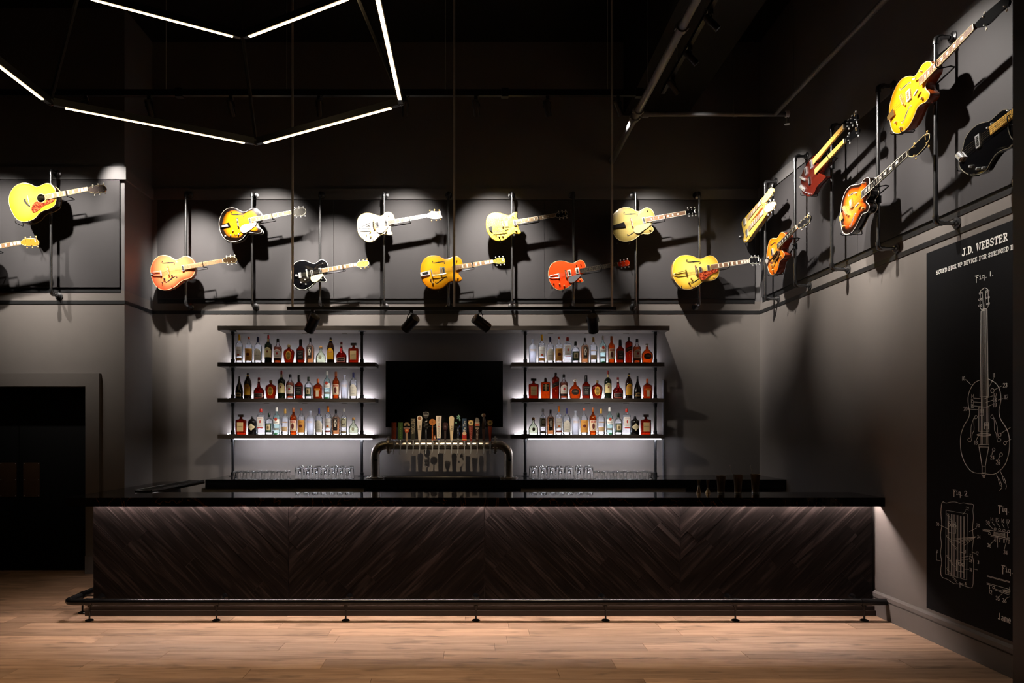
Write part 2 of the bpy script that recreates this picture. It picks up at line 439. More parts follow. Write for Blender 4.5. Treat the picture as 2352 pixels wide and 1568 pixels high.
for i, (a, b, px0, px1) in enumerate(((DMID + .004, DX1, -5.42, -5.22), (DX0, DMID - .004, -5.70, -5.50))):
    d = struct('door_%d' % (i + 1), MB().box(a, b, 8.70, 8.745, .012, DZ), M['door'], 'plain black door leaf with bronze push plate')
    obj('push_plate', MB().box(px0, px1, 8.694, 8.70, .887, 1.302), M['brassplate'], d, False)
    for sx in (px0 + .012, px1 - .012):
        for sz in (.90, 1.095, 1.29): obj('screw', MB().cyl((sx, 8.694, sz), (sx, 8.691, sz), .005, 8), M['chrome'], d)
struct('door_gap_sheet', MB().box(DX0, DX1, 8.80, 8.84, 0, DZ), M['door'], 'added black sheet that keeps the door gap dark')  # sheet added behind the leaves; its black stands for shade in the gap
bp = [(0, 0), (.018, 0), (.018, .158), (.008, .163), (.008, .172), (.026, .176), (.026, .206), (.012, .222), (0, .224)]
mb = MB()
n = len(bp); mb.add([(XR - x, y, z) for y in (3.5, 6.63) for x, z in bp], [(i, (i + 1) % n, (i + 1) % n + n, i + n) for i in range(n)])
struct('baseboard_right', mb, M['wall'], 'stepped grey baseboard along the mural wall')
struct('trim_6', MB().box(2.452, 2.466, YB - .03, YB, 1.1, 2.34), C('#9a9aa0', .3, .8), 'thin bright edge strip beside the shelves')

# ================================================================ bar
bar = thing('bar_counter', 'long dark bar front clad in chevron veneer panels above the foot rail', 'bar', (BAR_X, BAR_Y, 0))
obj('carcass', MB().box(BAR_X, XR - .03, BAR_Y + .008, BAR_Y + .05, 0, 1.062).box(BAR_X, BAR_X + .05, BAR_Y + .05, 8.5, 0, 1.062)
    .box(BAR_X + .05, 3.67, 6.98, 7.03, 0, 1.05), M['black'], bar, False, True)
def clip(poly, x0, x1, z0, z1):
    for ax, lim, sg in ((0, x0, 1), (0, x1, -1), (1, z0, 1), (1, z1, -1)):
        out = []
        for i in range(len(poly)):
            p, q = poly[i - 1], poly[i]
            dp, dq = sg * (p[ax] - lim), sg * (q[ax] - lim)
            if (dp < 0) != (dq < 0):
                t = dp / (dp - dq); out.append((p[0] + t * (q[0] - p[0]), p[1] + t * (q[1] - p[1])))
            if dq >= 0: out.append(q)
        poly = out
        if len(poly) < 3: return []
    return poly
random.seed(5)
edges = [BAR_X, -1.69, .11, 1.912, XR - .03]
for i in range(4):
    xa, xb, za, zb = edges[i] + .0025, edges[i + 1] - .0025, .083, 1.064
    vm = M['veneer_a'] if i % 2 == 0 else M['veneer_b']
    pn = obj('chevron_panel', MB().box(xa, xb, BAR_Y + .002, BAR_Y + .008, za, zb), M['black'], bar, False, True)
    dx, dz = (1, -1) if i % 2 == 0 else (1, 1)
    d = Vector((dx, dz)).normalized(); nrm = Vector((-d.y, d.x)); wd = .142
    c0 = Vector(((xa + xb) / 2, .58))
    for k in range(-9, 10):
        s = -2.2 + random.uniform(0, .9)
        while s < 2.2:
            e = s + random.uniform(.75, 1.5)
            a, b = s + .0012, e - .0012; lo, hi = k * wd + .0012, (k + 1) * wd - .0012
            q = [c0 + d * a + nrm * lo, c0 + d * b + nrm * lo, c0 + d * b + nrm * hi, c0 + d * a + nrm * hi]
            pl = clip([(p.x, p.y) for p in q], xa, xb, za, zb)
            if len(pl) > 2:
                ar = sum(pl[j - 1][0] * pl[j][1] - pl[j][0] * pl[j - 1][1] for j in range(len(pl))) / 2
                if abs(ar) > .0015:
                    yy = BAR_Y - random.uniform(.0, .0015); nn = len(pl)
                    if ar < 0: pl = pl[::-1]
                    m = MB().add([(x, yy, z) for x, z in pl] + [(x, BAR_Y + .002, z) for x, z in pl],
                                 [tuple(range(nn))] + [(j, j + nn, (j + 1) % nn + nn, (j + 1) % nn) for j in range(nn)])
                    m.v = [(x - BAR_X, y - BAR_Y, z) for x, y, z in m.v]
                    obj('veneer_plank', m, vm, pn, False)
            s = e
obj('baseboard', MB().box(BAR_X, XR - .02, 6.581, BAR_Y, 0, .046).box(BAR_X, XR - .02, 6.606, BAR_Y, .046, .083)
    .box(BAR_X - .05, BAR_X, 6.581, 8.5, 0, .046).box(BAR_X - .025, BAR_X, 6.606, 8.5, .046, .083), M['base'], bar, False, True)
obj('led_strip', MB().box(BAR_X + .02, XR - .03, 6.597, 6.612, 1.0515, 1.0635), M['led_bar'], bar, False, True)
obj('led_strip', MB().box(BAR_X - .036, BAR_X - .020, 6.66, 7.1, 1.057, 1.0635), M['led_bar'], bar, False, True)
BTX, BTY, BT0, BT1 = -3.655, 6.472, 1.011, 1.089
mb = MB().box(BTX, XR - .002, BTY, 7.04, 1.064, BT1).box(BTX, -3.16, 7.04, YL - .05, 1.064, BT1)
mb.box(BTX, XR - .002, BTY, BTY + .083, BT0, 1.064).box(BTX, BTX + .083, BTY + .083, YL - .05, BT0, 1.064)
tag(obj('marble_countertop', mb, M['marble'], None, False), 'glossy black marble bar top with brown veins along the long bar', 'countertop')
tr = thing('drip_rail', 'slotted steel drip rail set along the bar end near the doors', 'drip tray', (-3.245, 7.1, BT1))
obj('tray', MB().box(-3.33, -3.16, 7.1, 8.5, BT1, BT1 + .006).box(-3.33, -3.322, 7.1, 8.5, BT1 + .006, BT1 + .02).box(-3.168, -3.16, 7.1, 8.5, BT1 + .006, BT1 + .02), M['steel'], tr, False, True)
for k in range(14): obj('slat', MB().box(-3.322, -3.168, 7.14 + k * .097, 7.19 + k * .097, BT1 + .012, BT1 + .017), M['blackmetal'], tr, False, True)

# foot rail
RY, RZ, RX = 6.417, .167, -3.62
fr = thing('foot_rail', 'black tubular foot rail on short posts in front of the bar', 'foot rail', (0, RY, 0))
path = [(XR - .02, RY, RZ), (RX + .06, RY, RZ)] + [(RX + .06 - .06 * math.sin(a), RY + .06 - .06 * math.cos(a), RZ) for a in (R(22), R(45), R(68), R(90))] + [(RX, 8.3, RZ)]
obj('rail_tube', MB().tube(path, .0295, 18), M['rail'], fr, world=True)
for x in (-3.41, -2.28, -1.128, .031, 1.186, 2.342, 3.49):
    obj('collar', MB().cyl((x - .03, RY, RZ), (x + .03, RY, RZ), .033, 18), M['rail'], fr, world=True)
    obj('post', MB().cyl((x, RY, .006), (x, RY, RZ), .0085, 10).cyl((x, RY, RZ - .04), (x, RY, RZ - .026), .018, 12), M['rail'], fr, world=True)
    obj('foot', MB().lathe([(.036, 0), (.036, .006), (.028, .012), (.012, .016)], 18, (x, RY, 0)), M['rail'], fr, world=True)
    obj('bracket', MB().cyl((x, RY, RZ - .005), (x, BAR_Y, RZ - .005), .008, 10), M['rail'], fr, world=True)
    obj('wall_flange', MB().lathe([(.034, 0), (.034, .006), (.015, .014)], 18, (x, BAR_Y - .001, RZ - .005), (0, -1, 0)), M['rail'], fr, world=True)
for y in (6.69, 7.7):
    obj('collar', MB().cyl((RX, y - .03, RZ), (RX, y + .03, RZ), .033, 18), M['rail'], fr, world=True)
    obj('post', MB().cyl((RX, y, .006), (RX, y, RZ), .0085, 10), M['rail'], fr, world=True)
    obj('foot', MB().lathe([(.036, 0), (.036, .006), (.028, .012), (.012, .016)], 18, (RX, y, 0)), M['rail'], fr, world=True)
    obj('bracket', MB().cyl((RX, y, RZ - .005), (BAR_X, y, RZ - .005), .008, 10), M['rail'], fr, world=True)

# ================================================================ back bar
CT = 1.11
tag(obj('back_counter', MB().box(-3.15, XR - .002, 8.5, YB - .001, 1.008, CT), M['counter'], None, False), 'black stone back counter below the bottle shelves', 'countertop')
for nm, a, b, dn in (('bottle_cooler', -3.20, -1.285, 3), ('bottle_cooler', .575, 2.52, 3)):
    lab = 'low steel-topped bottle cooler under the back counter ' + ('on the door side' if a < 0 else 'on the mural side')
    bc = thing(nm, lab, 'cooler', ((a + b) / 2, 8.56, 0))
    obj('cabinet', MB().box(a, b, 8.575, YB - .05, .08, .955).box(a + .05, b - .05, 8.62, YB - .1, 0, .08), M['black'], bc, False, True)
    obj('top_rail', MB().box(a, b, 8.515, YB - .05, .955, 1.007), M['satin'], bc, False, True)
    for k in range(dn):
        x0 = a + (b - a) * k / dn + .01; x1 = a + (b - a) * (k + 1) / dn - .01
        dr = obj('door', MB().box(x0, x1, 8.55, 8.574, .1, .94), M['blackmetal'], bc, False, True)
        h = MB().box(x1 - .06, x1 - .04, 8.53, 8.549, .55, .9); h.v = [(x - (a + b) / 2, y - 8.56, z) for x, y, z in h.v]
        obj('handle', h, M['steel'], dr, False)
kc = thing('keg_cabinet', 'plain black keg cabinet below the beer tower', 'cabinet', (-.355, 8.56, 0))
obj('body', MB().box(-1.27, .56, 8.56, YB - .05, .05, 1.007), M['black'], kc, False, True)
obj('door', MB().box(-1.25, -.36, 8.545, 8.559, .08, .95), M['blackmetal'], kc, False, True)
obj('door', MB().box(-.35, .54, 8.545, 8.559, .08, .95), M['blackmetal'], kc, False, True)

# shelves on pipe posts
SZ = [(2.488, 2.538), (2.04, 2.09), (1.587, 1.637)]
tag(obj('shelf_board', MB().box(-3.184, 2.463, SH_Y, YB, 2.94, 2.995), M['shelf'], None, False), 'long dark wooden board capping both bottle shelf units', 'shelf')
for side, (xa, xb, posts, lab) in enumerate(((-3.184, -1.213, (-3.024, -1.396), 'three dark wooden bottle shelves on black pipe posts nearer the doors'),
                                              (.49, 2.40, (.668, 2.31), 'three dark wooden bottle shelves on black pipe posts nearer the mural'))):
    su = thing('bottle_shelf_unit', lab, 'shelf', ((xa + xb) / 2, 9.15, CT))
    for z0, z1 in SZ:
        obj('shelf', MB().box(xa, xb, SH_Y, YB - .002, z0, z1), M['shelf'], su, False, True)
        m = MB().box(xa + .05, xb - .05, YB - .075, YB - .06, z1 + .0005, z1 + .010); m.m = [0, 1, 0, 0, 1, 0]
        obj('led_strip', m, [M['led_soft'], M['led_cool']], su, False, True)
    m = MB().box(xa + .21, xb - .04, SH_Y + .004, SH_Y + .02, 1.574, 1.5865); m.m = [1, 0, 0, 0, 1, 0]
    obj('led_strip', m, [M['led_soft'], M['led_cool']], su, False, True)
    levels = [CT] + [z for s in SZ[::-1] for z in s] + [2.94]
    for px in posts:
        for j in range(0, 8, 2):
            za, zb = levels[j], levels[j + 1]
            obj('pipe_post', MB().cyl((px, 9.1, za), (px, 9.1, zb), .0175, 14), M['blackmetal'], su, world=True)
            obj('pipe_collar', MB().lathe([(.05, 0), (.05, .005), (.0245, .008), (.0245, .05), (.02, .053)], 16, (px, 9.1, za)), M['blackmetal'], su, world=True)
            obj('pipe_flange', MB().lathe([(.0225, -.05), (.0225, -.009), (.048, -.006), (.048, -.0005)], 16, (px, 9.1, zb)), M['blackmetal'], su, world=True)
    for z0, z1 in SZ + [(2.94, 2.995)]:
        for q in (.27, .52, .78):
            x = xa + (xb - xa) * q
            obj('mounting_clip', MB().box(x - .035, x + .035, YB - .03, YB - .004, z0 - .008, z0 - .0005), M['steel'], su, False, True)

# television
tv = thing('television', 'large flat black television on the wall behind the beer taps', 'television', (-.355, 9.17, 1.7))
ta, tb, tz0, tz1, ty = at(886, 829, 9.08), at(1155, 981, 9.08), 0, 0, 9.08
tz1, tz0 = ta.z, tb.z
obj('screen', MB().box(ta.x + .008, tb.x - .008, ty, ty + .012, tz0 + .014, tz1 - .008), M['screen'], tv, False, True)
obj('bezel', MB().box(ta.x, ta.x + .008, ty - .003, ty + .03, tz0, tz1).box(tb.x - .008, tb.x, ty - .003, ty + .03, tz0, tz1)
    .box(ta.x + .008, tb.x - .008, ty - .003, ty + .03, tz1 - .008, tz1).box(ta.x + .008, tb.x - .008, ty - .003, ty + .03, tz0, tz0 + .014)
    .box(ta.x + .008, tb.x - .008, ty + .012, ty + .03, tz0 + .014, tz1 - .008), pm('tv_bezel', (.05, .05, .052), .25, .8, .1, 20), tv, False, True)
obj('back_housing', MB().box(ta.x + .15, tb.x - .15, ty + .031, ty + .09, tz0 + .1, tz1 - .12), M['black'], tv, False, True)
obj('wall_mount', MB().box(-.6, -.1, ty + .091, YB, 1.95, 2.25), M['blackmetal'], tv, False, True)

# ================================================================ lighting hardware
LIGHTS = []
def spotlight(name, label, group, pivot, direction, power, angle, col=(1, .93, .85), size=.04, length=.17, rad=.05, blend=.4, lit=True, drop=.05):
    """track head: adapter hanging from its track, yoke, cylinder aimed along direction, its own lamp inside"""
    d = Vector(direction).normalized(); p = Vector(pivot)
    t = thing(name, label, 'spotlight', p + Vector((0, 0, drop)), group)
    side = d.cross(Vector((0, 0, 1)))
    side = side.normalized() if side.length > .05 else Vector((1, 0, 0))
    obj('track_adapter', MB().box(p.x - .018, p.x + .018, p.y - .018, p.y + .018, p.z + drop * .1, p.z + drop), M['blackmetal'], t, False, True)
    c = p - Vector((0, 0, rad * 1.9))
    arc = [c + side * (rad + .008) * math.cos(a) + Vector((0, 0, 1)) * (rad * 1.9) * math.sin(a) for a in [math.pi * k / 12 for k in range(13)]]
    obj('yoke', MB().tube(arc, .005, 8), M['blackmetal'], t, world=True)
    a, b = c - d * length * .42, c + d * length * .58
    obj('housing', MB().lathe([(rad * .93, 0), (rad, .01), (rad, length), (rad * .9, length), (rad * .9, length - .03)], 22, a, d), M['blackmetal'], t, world=True)
    obj('rear_cap', MB().lathe([(.001, -.006), (rad * .75, -.005), (rad * .9, -.0005)], 20, a, d), C('#55504a', .5), t, world=True)
    obj('lens', MB().lathe([(.001, length - .028), (rad * .88, length - .028)], 20, a, d), M['lens'] if lit else M['lens_off'], t, world=True)
    if drop > .03:
        q = a - d * .03
        obj('cable', MB().tube([a - d * .004, q + side * .02, q + side * .05 + Vector((0, 0, .02)), p + side * .03 + Vector((0, 0, .01)), p], .0035, 6), M['blackmetal'], t, world=True)
    if lit:
        ld = bpy.data.lights.new('spot_lamp', 'SPOT'); ld.energy = power; ld.color = col; ld.spot_size = R(angle); ld.spot_blend = blend; ld.shadow_soft_size = size
        lo = bpy.data.objects.new('spot_lamp', ld); COL.objects.link(lo); lo.parent = t
        q = d.to_track_quat('-Z', 'Y')
        lo.matrix_basis = MW[t.name].inverted() @ (Matrix.Translation(b + d * .012) @ q.to_matrix().to_4x4())
    return t
def track(name, label, x0, x1, y0, y1, z0, z1, rods, rz1, rr=.004):
    t = thing(name, label, 'light track', ((x0 + x1) / 2, (y0 + y1) / 2, z1))
    obj('channel', MB().box(x0, x1, y0, y1, z0, z1), M['blackmetal'], t, False, True)
    for x, y in rods: obj('hanger_rod', MB().cyl((x, y, z1), (x, y, rz1), rr, 10), M['rod'], t, world=True)
    return t
# high track that lights the guitars on the back wall
HY = 8.0
tk = track('light_track', 'long black lighting track high in front of the guitar wall', -6.6, 1.92, HY - .025, HY + .025, 5.40, 5.467, [(x, HY) for x in (-5.4, -3.4, -2.06, -.3, 1.5)], 6.7)
for x in (-3.25, .36, 1.85): obj('coupling', MB().box(x - .04, x + .04, HY - .032, HY + .032, 5.385, 5.48), M['blackmetal'], tk, False, True)
def gx(px): return (px - VPX) * HY / FPX
heads = [  # x, target, power, cone
    (gx(198), (-4.1, YB - .3, 3.9), 260, 40, 'above the corner by the doors'),
    (gx(343), (-3.55, YB, 3.76), 1400, 44, 'above the orange-pink archtop'),
    (gx(530), (-2.6, YB, 4.05), 740, 55, 'above the sunburst archtop'),
    (gx(733), (-1.8, YB, 3.68), 1250, 42, 'above the black guitar'),
    (gx(930), (-.9, YB, 4.02), 740, 54, 'above the white guitar'),
    (gx(1093), (.35, YB, 3.92), 950, 54, 'above the amber guitar'),
    (gx(1257), (1.35, YB - .2, 3.6), 420, 28, 'with a narrow beam on the red guitar'),
    (gx(1420), (2.6, YB, 4.0), 830, 50, 'above the pale green archtop'),
]
for x, tg, pw, an, lab in heads:
    pv = Vector((x, HY, 5.35)); d = Vector(tg) - pv
    spotlight('track_spotlight', 'slim black track spotlight ' + lab, 'heads on the high track', pv, d, pw, an, drop=.048, rad=.036, length=.17, blend=1)
# short track in front of the wall with the doors
track('light_track', 'short black lighting track in front of the wall above the doors', -6.5, -4.72, 7.18, 7.22, 5.40, 5.44, [(-6.2, 7.2), (-5.0, 7.2)], 6.7)
for x, tg, pw, an, lab in ((-5.75, (-5.5, YL, 3.85), 640, 54, 'aimed at the natural acoustic guitar'), (-4.95, (-4.72, YL, 3.85), 600, 54, 'aimed at the gold headstock')):
    pv = Vector((x, 7.2, 5.35)); spotlight('track_spotlight', 'slim black track spotlight ' + lab, 'heads on the short track', pv, Vector(tg) - pv, pw, an, drop=.048, rad=.036, length=.17, blend=1)
# track along the right side for the mural wall
TX = 2.1
track('light_track', 'black lighting track running toward the guitar wall beside the ceiling beam', TX - .02, TX + .02, 3.6, 7.95, 5.40, 5.44, [(TX, y) for y in (7.4, 6.2, 5.0, 3.9)], 5.75)
for y, tg, pw, an, lab in ((7.55, (XR, 8.5, 4.0), 950, 52, 'lighting the lap steel'), (6.95, (XR, 7.05, 3.7), 850, 46, 'lighting the double-neck bass'),
                           (6.35, (XR, 6.25, 3.65), 700, 44, 'lighting the sunburst bass'), (5.75, (XR, 5.25, 4.0), 600, 52, 'lighting the amber bass')):
    pv = Vector((TX, y, 5.35)); spotlight('track_spotlight', 'slim black track spotlight ' + lab, 'heads on the side track', pv, Vector(tg) - pv, pw, an, drop=.048, rad=.03, length=.16, blend=1)
# low track hung on rods over the back bar
LY = 7.9
track('light_track', 'low black lighting track hung on three rods above the bottle shelves', -2.03, 1.575, LY - .02, LY + .02, 3.009, 3.043, [(-1.971, LY), (-.2, LY), (1.53, LY)], 6.7, .0125)
for x, d, lab, pw in ((-1.75, (-.095, .107, -.14), 'nearest the doors, tilted toward the bottles', 105), (-.67, (-.125, .11, -.11), 'second along the low track, tilted sideways', 105),
                      (.085, (.15, .09, -.1), 'third along the low track, tilted toward the mural side', 105), (1.32, (.035, .13, -.145), 'last on the low track, pointing straight down at bottles', 80)):
    spotlight('bar_spotlight', 'fat black spotlight ' + lab, 'heads on the low track', (x, LY, 2.985), d, pw, 48, (1, .9, .8), .05, .2, .058, 1, drop=.024)
# track over the open floor, out in the room: downlights and one beam on the beer taps
FY = 3.9
track('light_track', 'black lighting track over the open floor in front of the bar', -5.6, 3.0, FY - .02, FY + .02, 5.40, 5.44, [(x, FY) for x in (-5, -2.9, -.7, 1.5)], 6.7)
for x, tg, pw, an, lab, cl in ((-4.6, (-4.7, 5.6, 0), 170, 56, 'over the floor toward the doors', (1, .74, .48)), (-2.0, (-2.0, 4.5, 0), 440, 60, 'over the floor in front of the bar', (1, .74, .48)), (.9, (.9, 4.5, 0), 440, 60, 'over the floor toward the mural', (1, .74, .48)),
                               (2.4, (XR, 5.1, 1.2), 90, 36, 'washing the patent mural', (1, .93, .86)), (-.35, (-.37, 8.7, 1.74), 1150, 12, 'with a narrow beam on the beer taps', (1, .80, .56))):
    pv = Vector((x, FY, 5.35)); spotlight('track_spotlight', 'slim black track spotlight ' + lab, 'heads on the floor track', pv, Vector(tg) - pv, pw, an, cl, drop=.048, rad=.036, length=.17, blend=1)
# hexagonal LED chandelier
hx, hy = -1.9, 4.77
ch = thing('hexagon_chandelier', 'hanging hexagonal light of warm LED bars on black frames', 'chandelier', (hx, hy, 4.2))
def ring(rad, z): return [Vector((hx + rad * math.sin(R(60 * k)), hy + rad * math.cos(R(60 * k)), z)) for k in range(6)]
lo_, up_ = ring(1.56, 4.2), ring(1.19, 4.93)
def barlight(p, q, g):
    d = (q - p).normalized(); s = d.cross(Vector((0, 0, 1))); Lh = (q - p).length / 2
    o = obj('light_bar', MB().obox((p + q) / 2 + Vector((0, 0, .028)), d * (Lh - .02), s * .018, Vector((0, 0, .028))), M['blackmetal'], ch, False, True)
    m = MB().obox((p + q) / 2 + Vector((0, 0, -.0035)), d * (Lh - g), s * .0125, Vector((0, 0, .0012)))
    inv = MW[ch.name].inverted(); m.v = [tuple(inv @ Vector(v)) for v in m.v]
    obj('diffuser', m, M['led_warm'], o, False)
for rg, g in ((lo_, .1), (up_, .08)):
    for k in range(6): barlight(rg[k], rg[(k + 1) % 6], g)
for a, b in zip(lo_, up_):
    obj('strut', MB().tube([a + Vector((0, 0, .03)), b + Vector((0, 0, .03))], .016, 6), M['blackmetal'], ch, world=True)
    obj('joint', MB().ball(a + Vector((0, 0, .025)), .03, seg=10, rings=6), M['blackmetal'], ch, world=True)
    obj('joint', MB().ball(b + Vector((0, 0, .025)), .028, seg=10, rings=6), M['blackmetal'], ch, world=True)
for k in (0, 2, 4): obj('hanging_cable', MB().cyl(up_[k] + Vector((0, 0, .04)), (up_[k].x, up_[k].y, 6.7), .002, 6), M['blackmetal'], ch, world=True)

# sprinkler pipes under the ceiling
sp = thing('sprinkler_pipe', 'grey-black ceiling pipes branching toward the mural wall', 'pipe', (1.8, 7.9, 5.157))
pg = pm('pipe_grey', (.10, .10, .105), .42, .3, .2, 15)
obj('main_pipe', MB().cyl((1.8, 3.2, 5.157), (1.8, YB, 5.157), .038, 16), pg, sp, world=True)
obj('branch_pipe', MB().cyl((1.8, 7.9, 5.157), (3.44, 7.9, 5.157), .025, 14), pg, sp, world=True)
obj('branch_pipe', MB().cyl((3.317, 7.9, 5.157), (3.317, 3.2, 5.157), .025, 14), pg, sp, world=True)
for y in (7.82, 7.98, 6.2): obj('coupling', MB().cyl((1.8, y - .03, 5.157), (1.8, y + .03, 5.157), .053, 14).box(1.74, 1.86, y - .02, y + .02, 5.14, 5.175), pg, sp, world=True)
obj('coupling', MB().cyl((1.86, 7.9, 5.157), (1.93, 7.9, 5.157), .038, 14).cyl((2.86, 7.9, 5.157), (2.9, 7.9, 5.157), .03, 14), pg, sp, world=True)
obj('sprinkler_head', MB().cyl((3.43, 7.9, 5.157), (3.47, 7.9, 5.157), .035, 12).cyl((3.45, 7.9, 5.12), (3.45, 7.9, 5.05), .012, 8).lathe([(.03, 0), (.03, .004)], 12, (3.45, 7.9, 5.045)), M['chrome'], sp, world=True)
for x, y in ((2.86, 7.9), (3.317, 7.45), (1.8, 7.4), (3.317, 5.5)): obj('hanger_rod', MB().cyl((x, y, 5.18), (x, y, 6.7 if x > 2.8 or x < 1.9 else 5.75), .005, 8), pg, sp, world=True)

# ================================================================ bottles
AMBER = glass('liquor_amber', (.70, .22, .045), (.45, .085, .014), .25)
DEEP = glass('liquor_deep', (.48, .085, .028), (.22, .024, .008), .3)
LTAMB = glass('liquor_reposado', (.88, .55, .32), (.75, .4, .2), .25)
CLEAR = glass('clear_glass', (.93, .94, .96), (.8, .83, .88), .16)
AQUA = glass('aqua_glass', (.78, .91, .9), (.6, .8, .8), .2)
FROST = glass('frosted_glass', (.85, .87, .92), (.85, .88, .95), .65, .3)
GREENREFL = glass('green_reflection_glass', (.84, .89, .78), (.66, .72, .55), .22)  # clear glass; the green of a reflection is put into its tint
DKGREEN = pm('dark_green_glass', (.006, .012, .006), .08, 0, .2, 20, .5)
DKBROWN = pm('dark_brown_glass', (.016, .006, .003), .08, 0, .2, 20, .5)
REDGL = glass('red_liqueur', (.40, .035, .022), (.2, .01, .007), .4)
ORANGEGL = glass('orange_brown_glass', (.55, .14, .03), (.35, .06, .015), .45)
BLK = pm('black_bottle', (.006, .005, .005), .15, 0, .2, 20)
PR = dict(
    vodka=[(.9, 0), (1, .02), (1, .55), (.97, .62), (.8, .69), (.5, .735), (.32, .77), (.28, .8), (.28, .96)],
    whisky=[(.92, 0), (1, .02), (1, .6), (.96, .65), (.62, .71), (.38, .76), (.32, .79), (.3, .96)],
    jack=[(.95, 0), (1, .015), (1, .54), (.95, .59), (.55, .67), (.36, .72), (.33, .8), (.3, .96)],
    crown=[(.72, 0), (.78, .03), (.9, .25), (1, .5), (.97, .62), (.78, .72), (.35, .78), (.22, .81), (.22, .92)],
    gm=[(.94, 0), (1, .02), (1, .3), (.96, .38), (.74, .47), (.36, .55), (.27, .62), (.2, .8), (.2, .95)],
    dis=[(.94, 0), (1, .02), (1, .68), (.93, .73), (.4, .765), (.26, .79), (.26, .88)],
    patron=[(.95, 0), (1, .02), (.98, .32), (.9, .44), (.62, .56), (.32, .66), (.24, .72), (.24, .84)],
    cream=[(.94, 0), (1, .02), (1, .3), (.9, .45), (.5, .66), (.28, .78), (.24, .96)],
    coffee=[(.94, 0), (1, .02), (1, .55), (.92, .66), (.55, .79), (.32, .86), (.3, .96)],
    orange=[(.95, 0), (1, .015), (1, .58), (.88, .67), (.4, .74), (.25, .79), (.23, .96)],
    gin=[(.92, 0), (1, .01), (.96, .7), (.88, .765), (.4, .8), (.3, .82), (.28, .95)],
    hen=[(.95, 0), (1, .02), (1, .66), (.92, .76), (.5, .84), (.28, .88), (.27, .94)],
    abs=[(.92, 0), (1, .02), (1, .62), (.88, .71), (.5, .775), (.3, .82), (.28, .93), (.34, .94), (.34, .985), (.3, 1)],
    b1792=[(.72, 0), (.9, .04), (1, .3), (.95, .48), (.6, .62), (.25, .7), (.22, .85)],
    irish=[(.94, 0), (1, .015), (1, .6), (.92, .66), (.5, .715), (.3, .76), (.25, .96)],
    walker=[(.96, 0), (1, .01), (1, .76), (.85, .81), (.38, .845), (.3, .87), (.3, .96)],
    knob=[(.96, 0), (1, .015), (1, .74), (.93, .785), (.38, .815), (.3, .83), (.3, .95)],
)
def sect(rx, ry, n, seg=20):
    out = []
    for k in range(seg):
        q = 2 * math.pi * k / seg; c, s = math.cos(q), math.sin(q)
        out.append((rx * abs(c) ** (2 / n) * (1 if c >= 0 else -1), ry * abs(s) ** (2 / n) * (1 if s >= 0 else -1)))
    return out
def loft(mb, prof, n, dep, zmax=None, shrink=1.):
    rings = []
    for r, z in prof:
        nn = 2 + (n - 2) * min(1, max(0, (r / prof[1][0] - .45) / .4)) if n > 2 else 2
        rr = r * shrink
        ry = max(rr * dep, min(rr, prof[-1][0] * shrink)) if dep < 1 else rr
        rings.append([(x, y, z) for x, y in sect(rr, ry, nn)])
    v = [p for q in rings for p in q]; sg = len(rings[0])
    f = [(i * sg + k, i * sg + (k + 1) % sg, (i + 1) * sg + (k + 1) % sg, (i + 1) * sg + k) for i in range(len(rings) - 1) for k in range(sg)]
    f += [tuple(range(sg))[::-1], tuple(range((len(rings) - 1) * sg, len(rings) * sg))]
    return mb.add(v, f)
def front(x, rx, ry, n): return -ry * max(0, 1 - min(1, abs(x) / rx) ** n) ** (1 / n)
def label_mb(w_, z0, z1, rx, ry, n, shape='rect', off=.0008):
    mb = MB(); N_ = 10; v = []; f = []
    for i in range(N_ + 1):
        s = -1 + 2 * i / N_; x = s * w_ / 2; a, b = z0, z1
        if shape == 'arch': b = z1 - (z1 - z0) * .22 * s * s * (1.6 if abs(s) > .8 else 1)
        if shape == 'oval': h = (z1 - z0) / 2 * math.sqrt(max(.0, 1 - s * s)); a, b = (z0 + z1) / 2 - h, (z0 + z1) / 2 + h
        if shape == 'diamond': h = (z1 - z0) / 2 * (1 - abs(s)); a, b = (z0 + z1) / 2 - h, (z0 + z1) / 2 + h
        if shape == 'slant': a, b = z0 + s * .018, z1 + s * .018
        y = front(x, rx, ry, n) - off
        v += [(x, y, a), (x, y, b)]
        if i: f.append((2 * i - 2, 2 * i, 2 * i + 1, 2 * i - 1))
    return mb.add(v, f)
def bent_text(s, size, z, rx, ry, n, off=.0016, x0=0, rot=0):
    t = text_mb(s, size); c, sn = math.cos(rot), math.sin(rot)
    t.v = [((x * c - y * sn) + x0, front((x * c - y * sn) + x0, rx, ry, n) - off, z + x * sn + y * c) for x, y, _ in t.v]
    return t
GOLDC, COPPER, REDC, BLUEC, BLKC = '#a8843c', '#b4502a', '#a3201a', '#1c2478', '#0c0c0e'
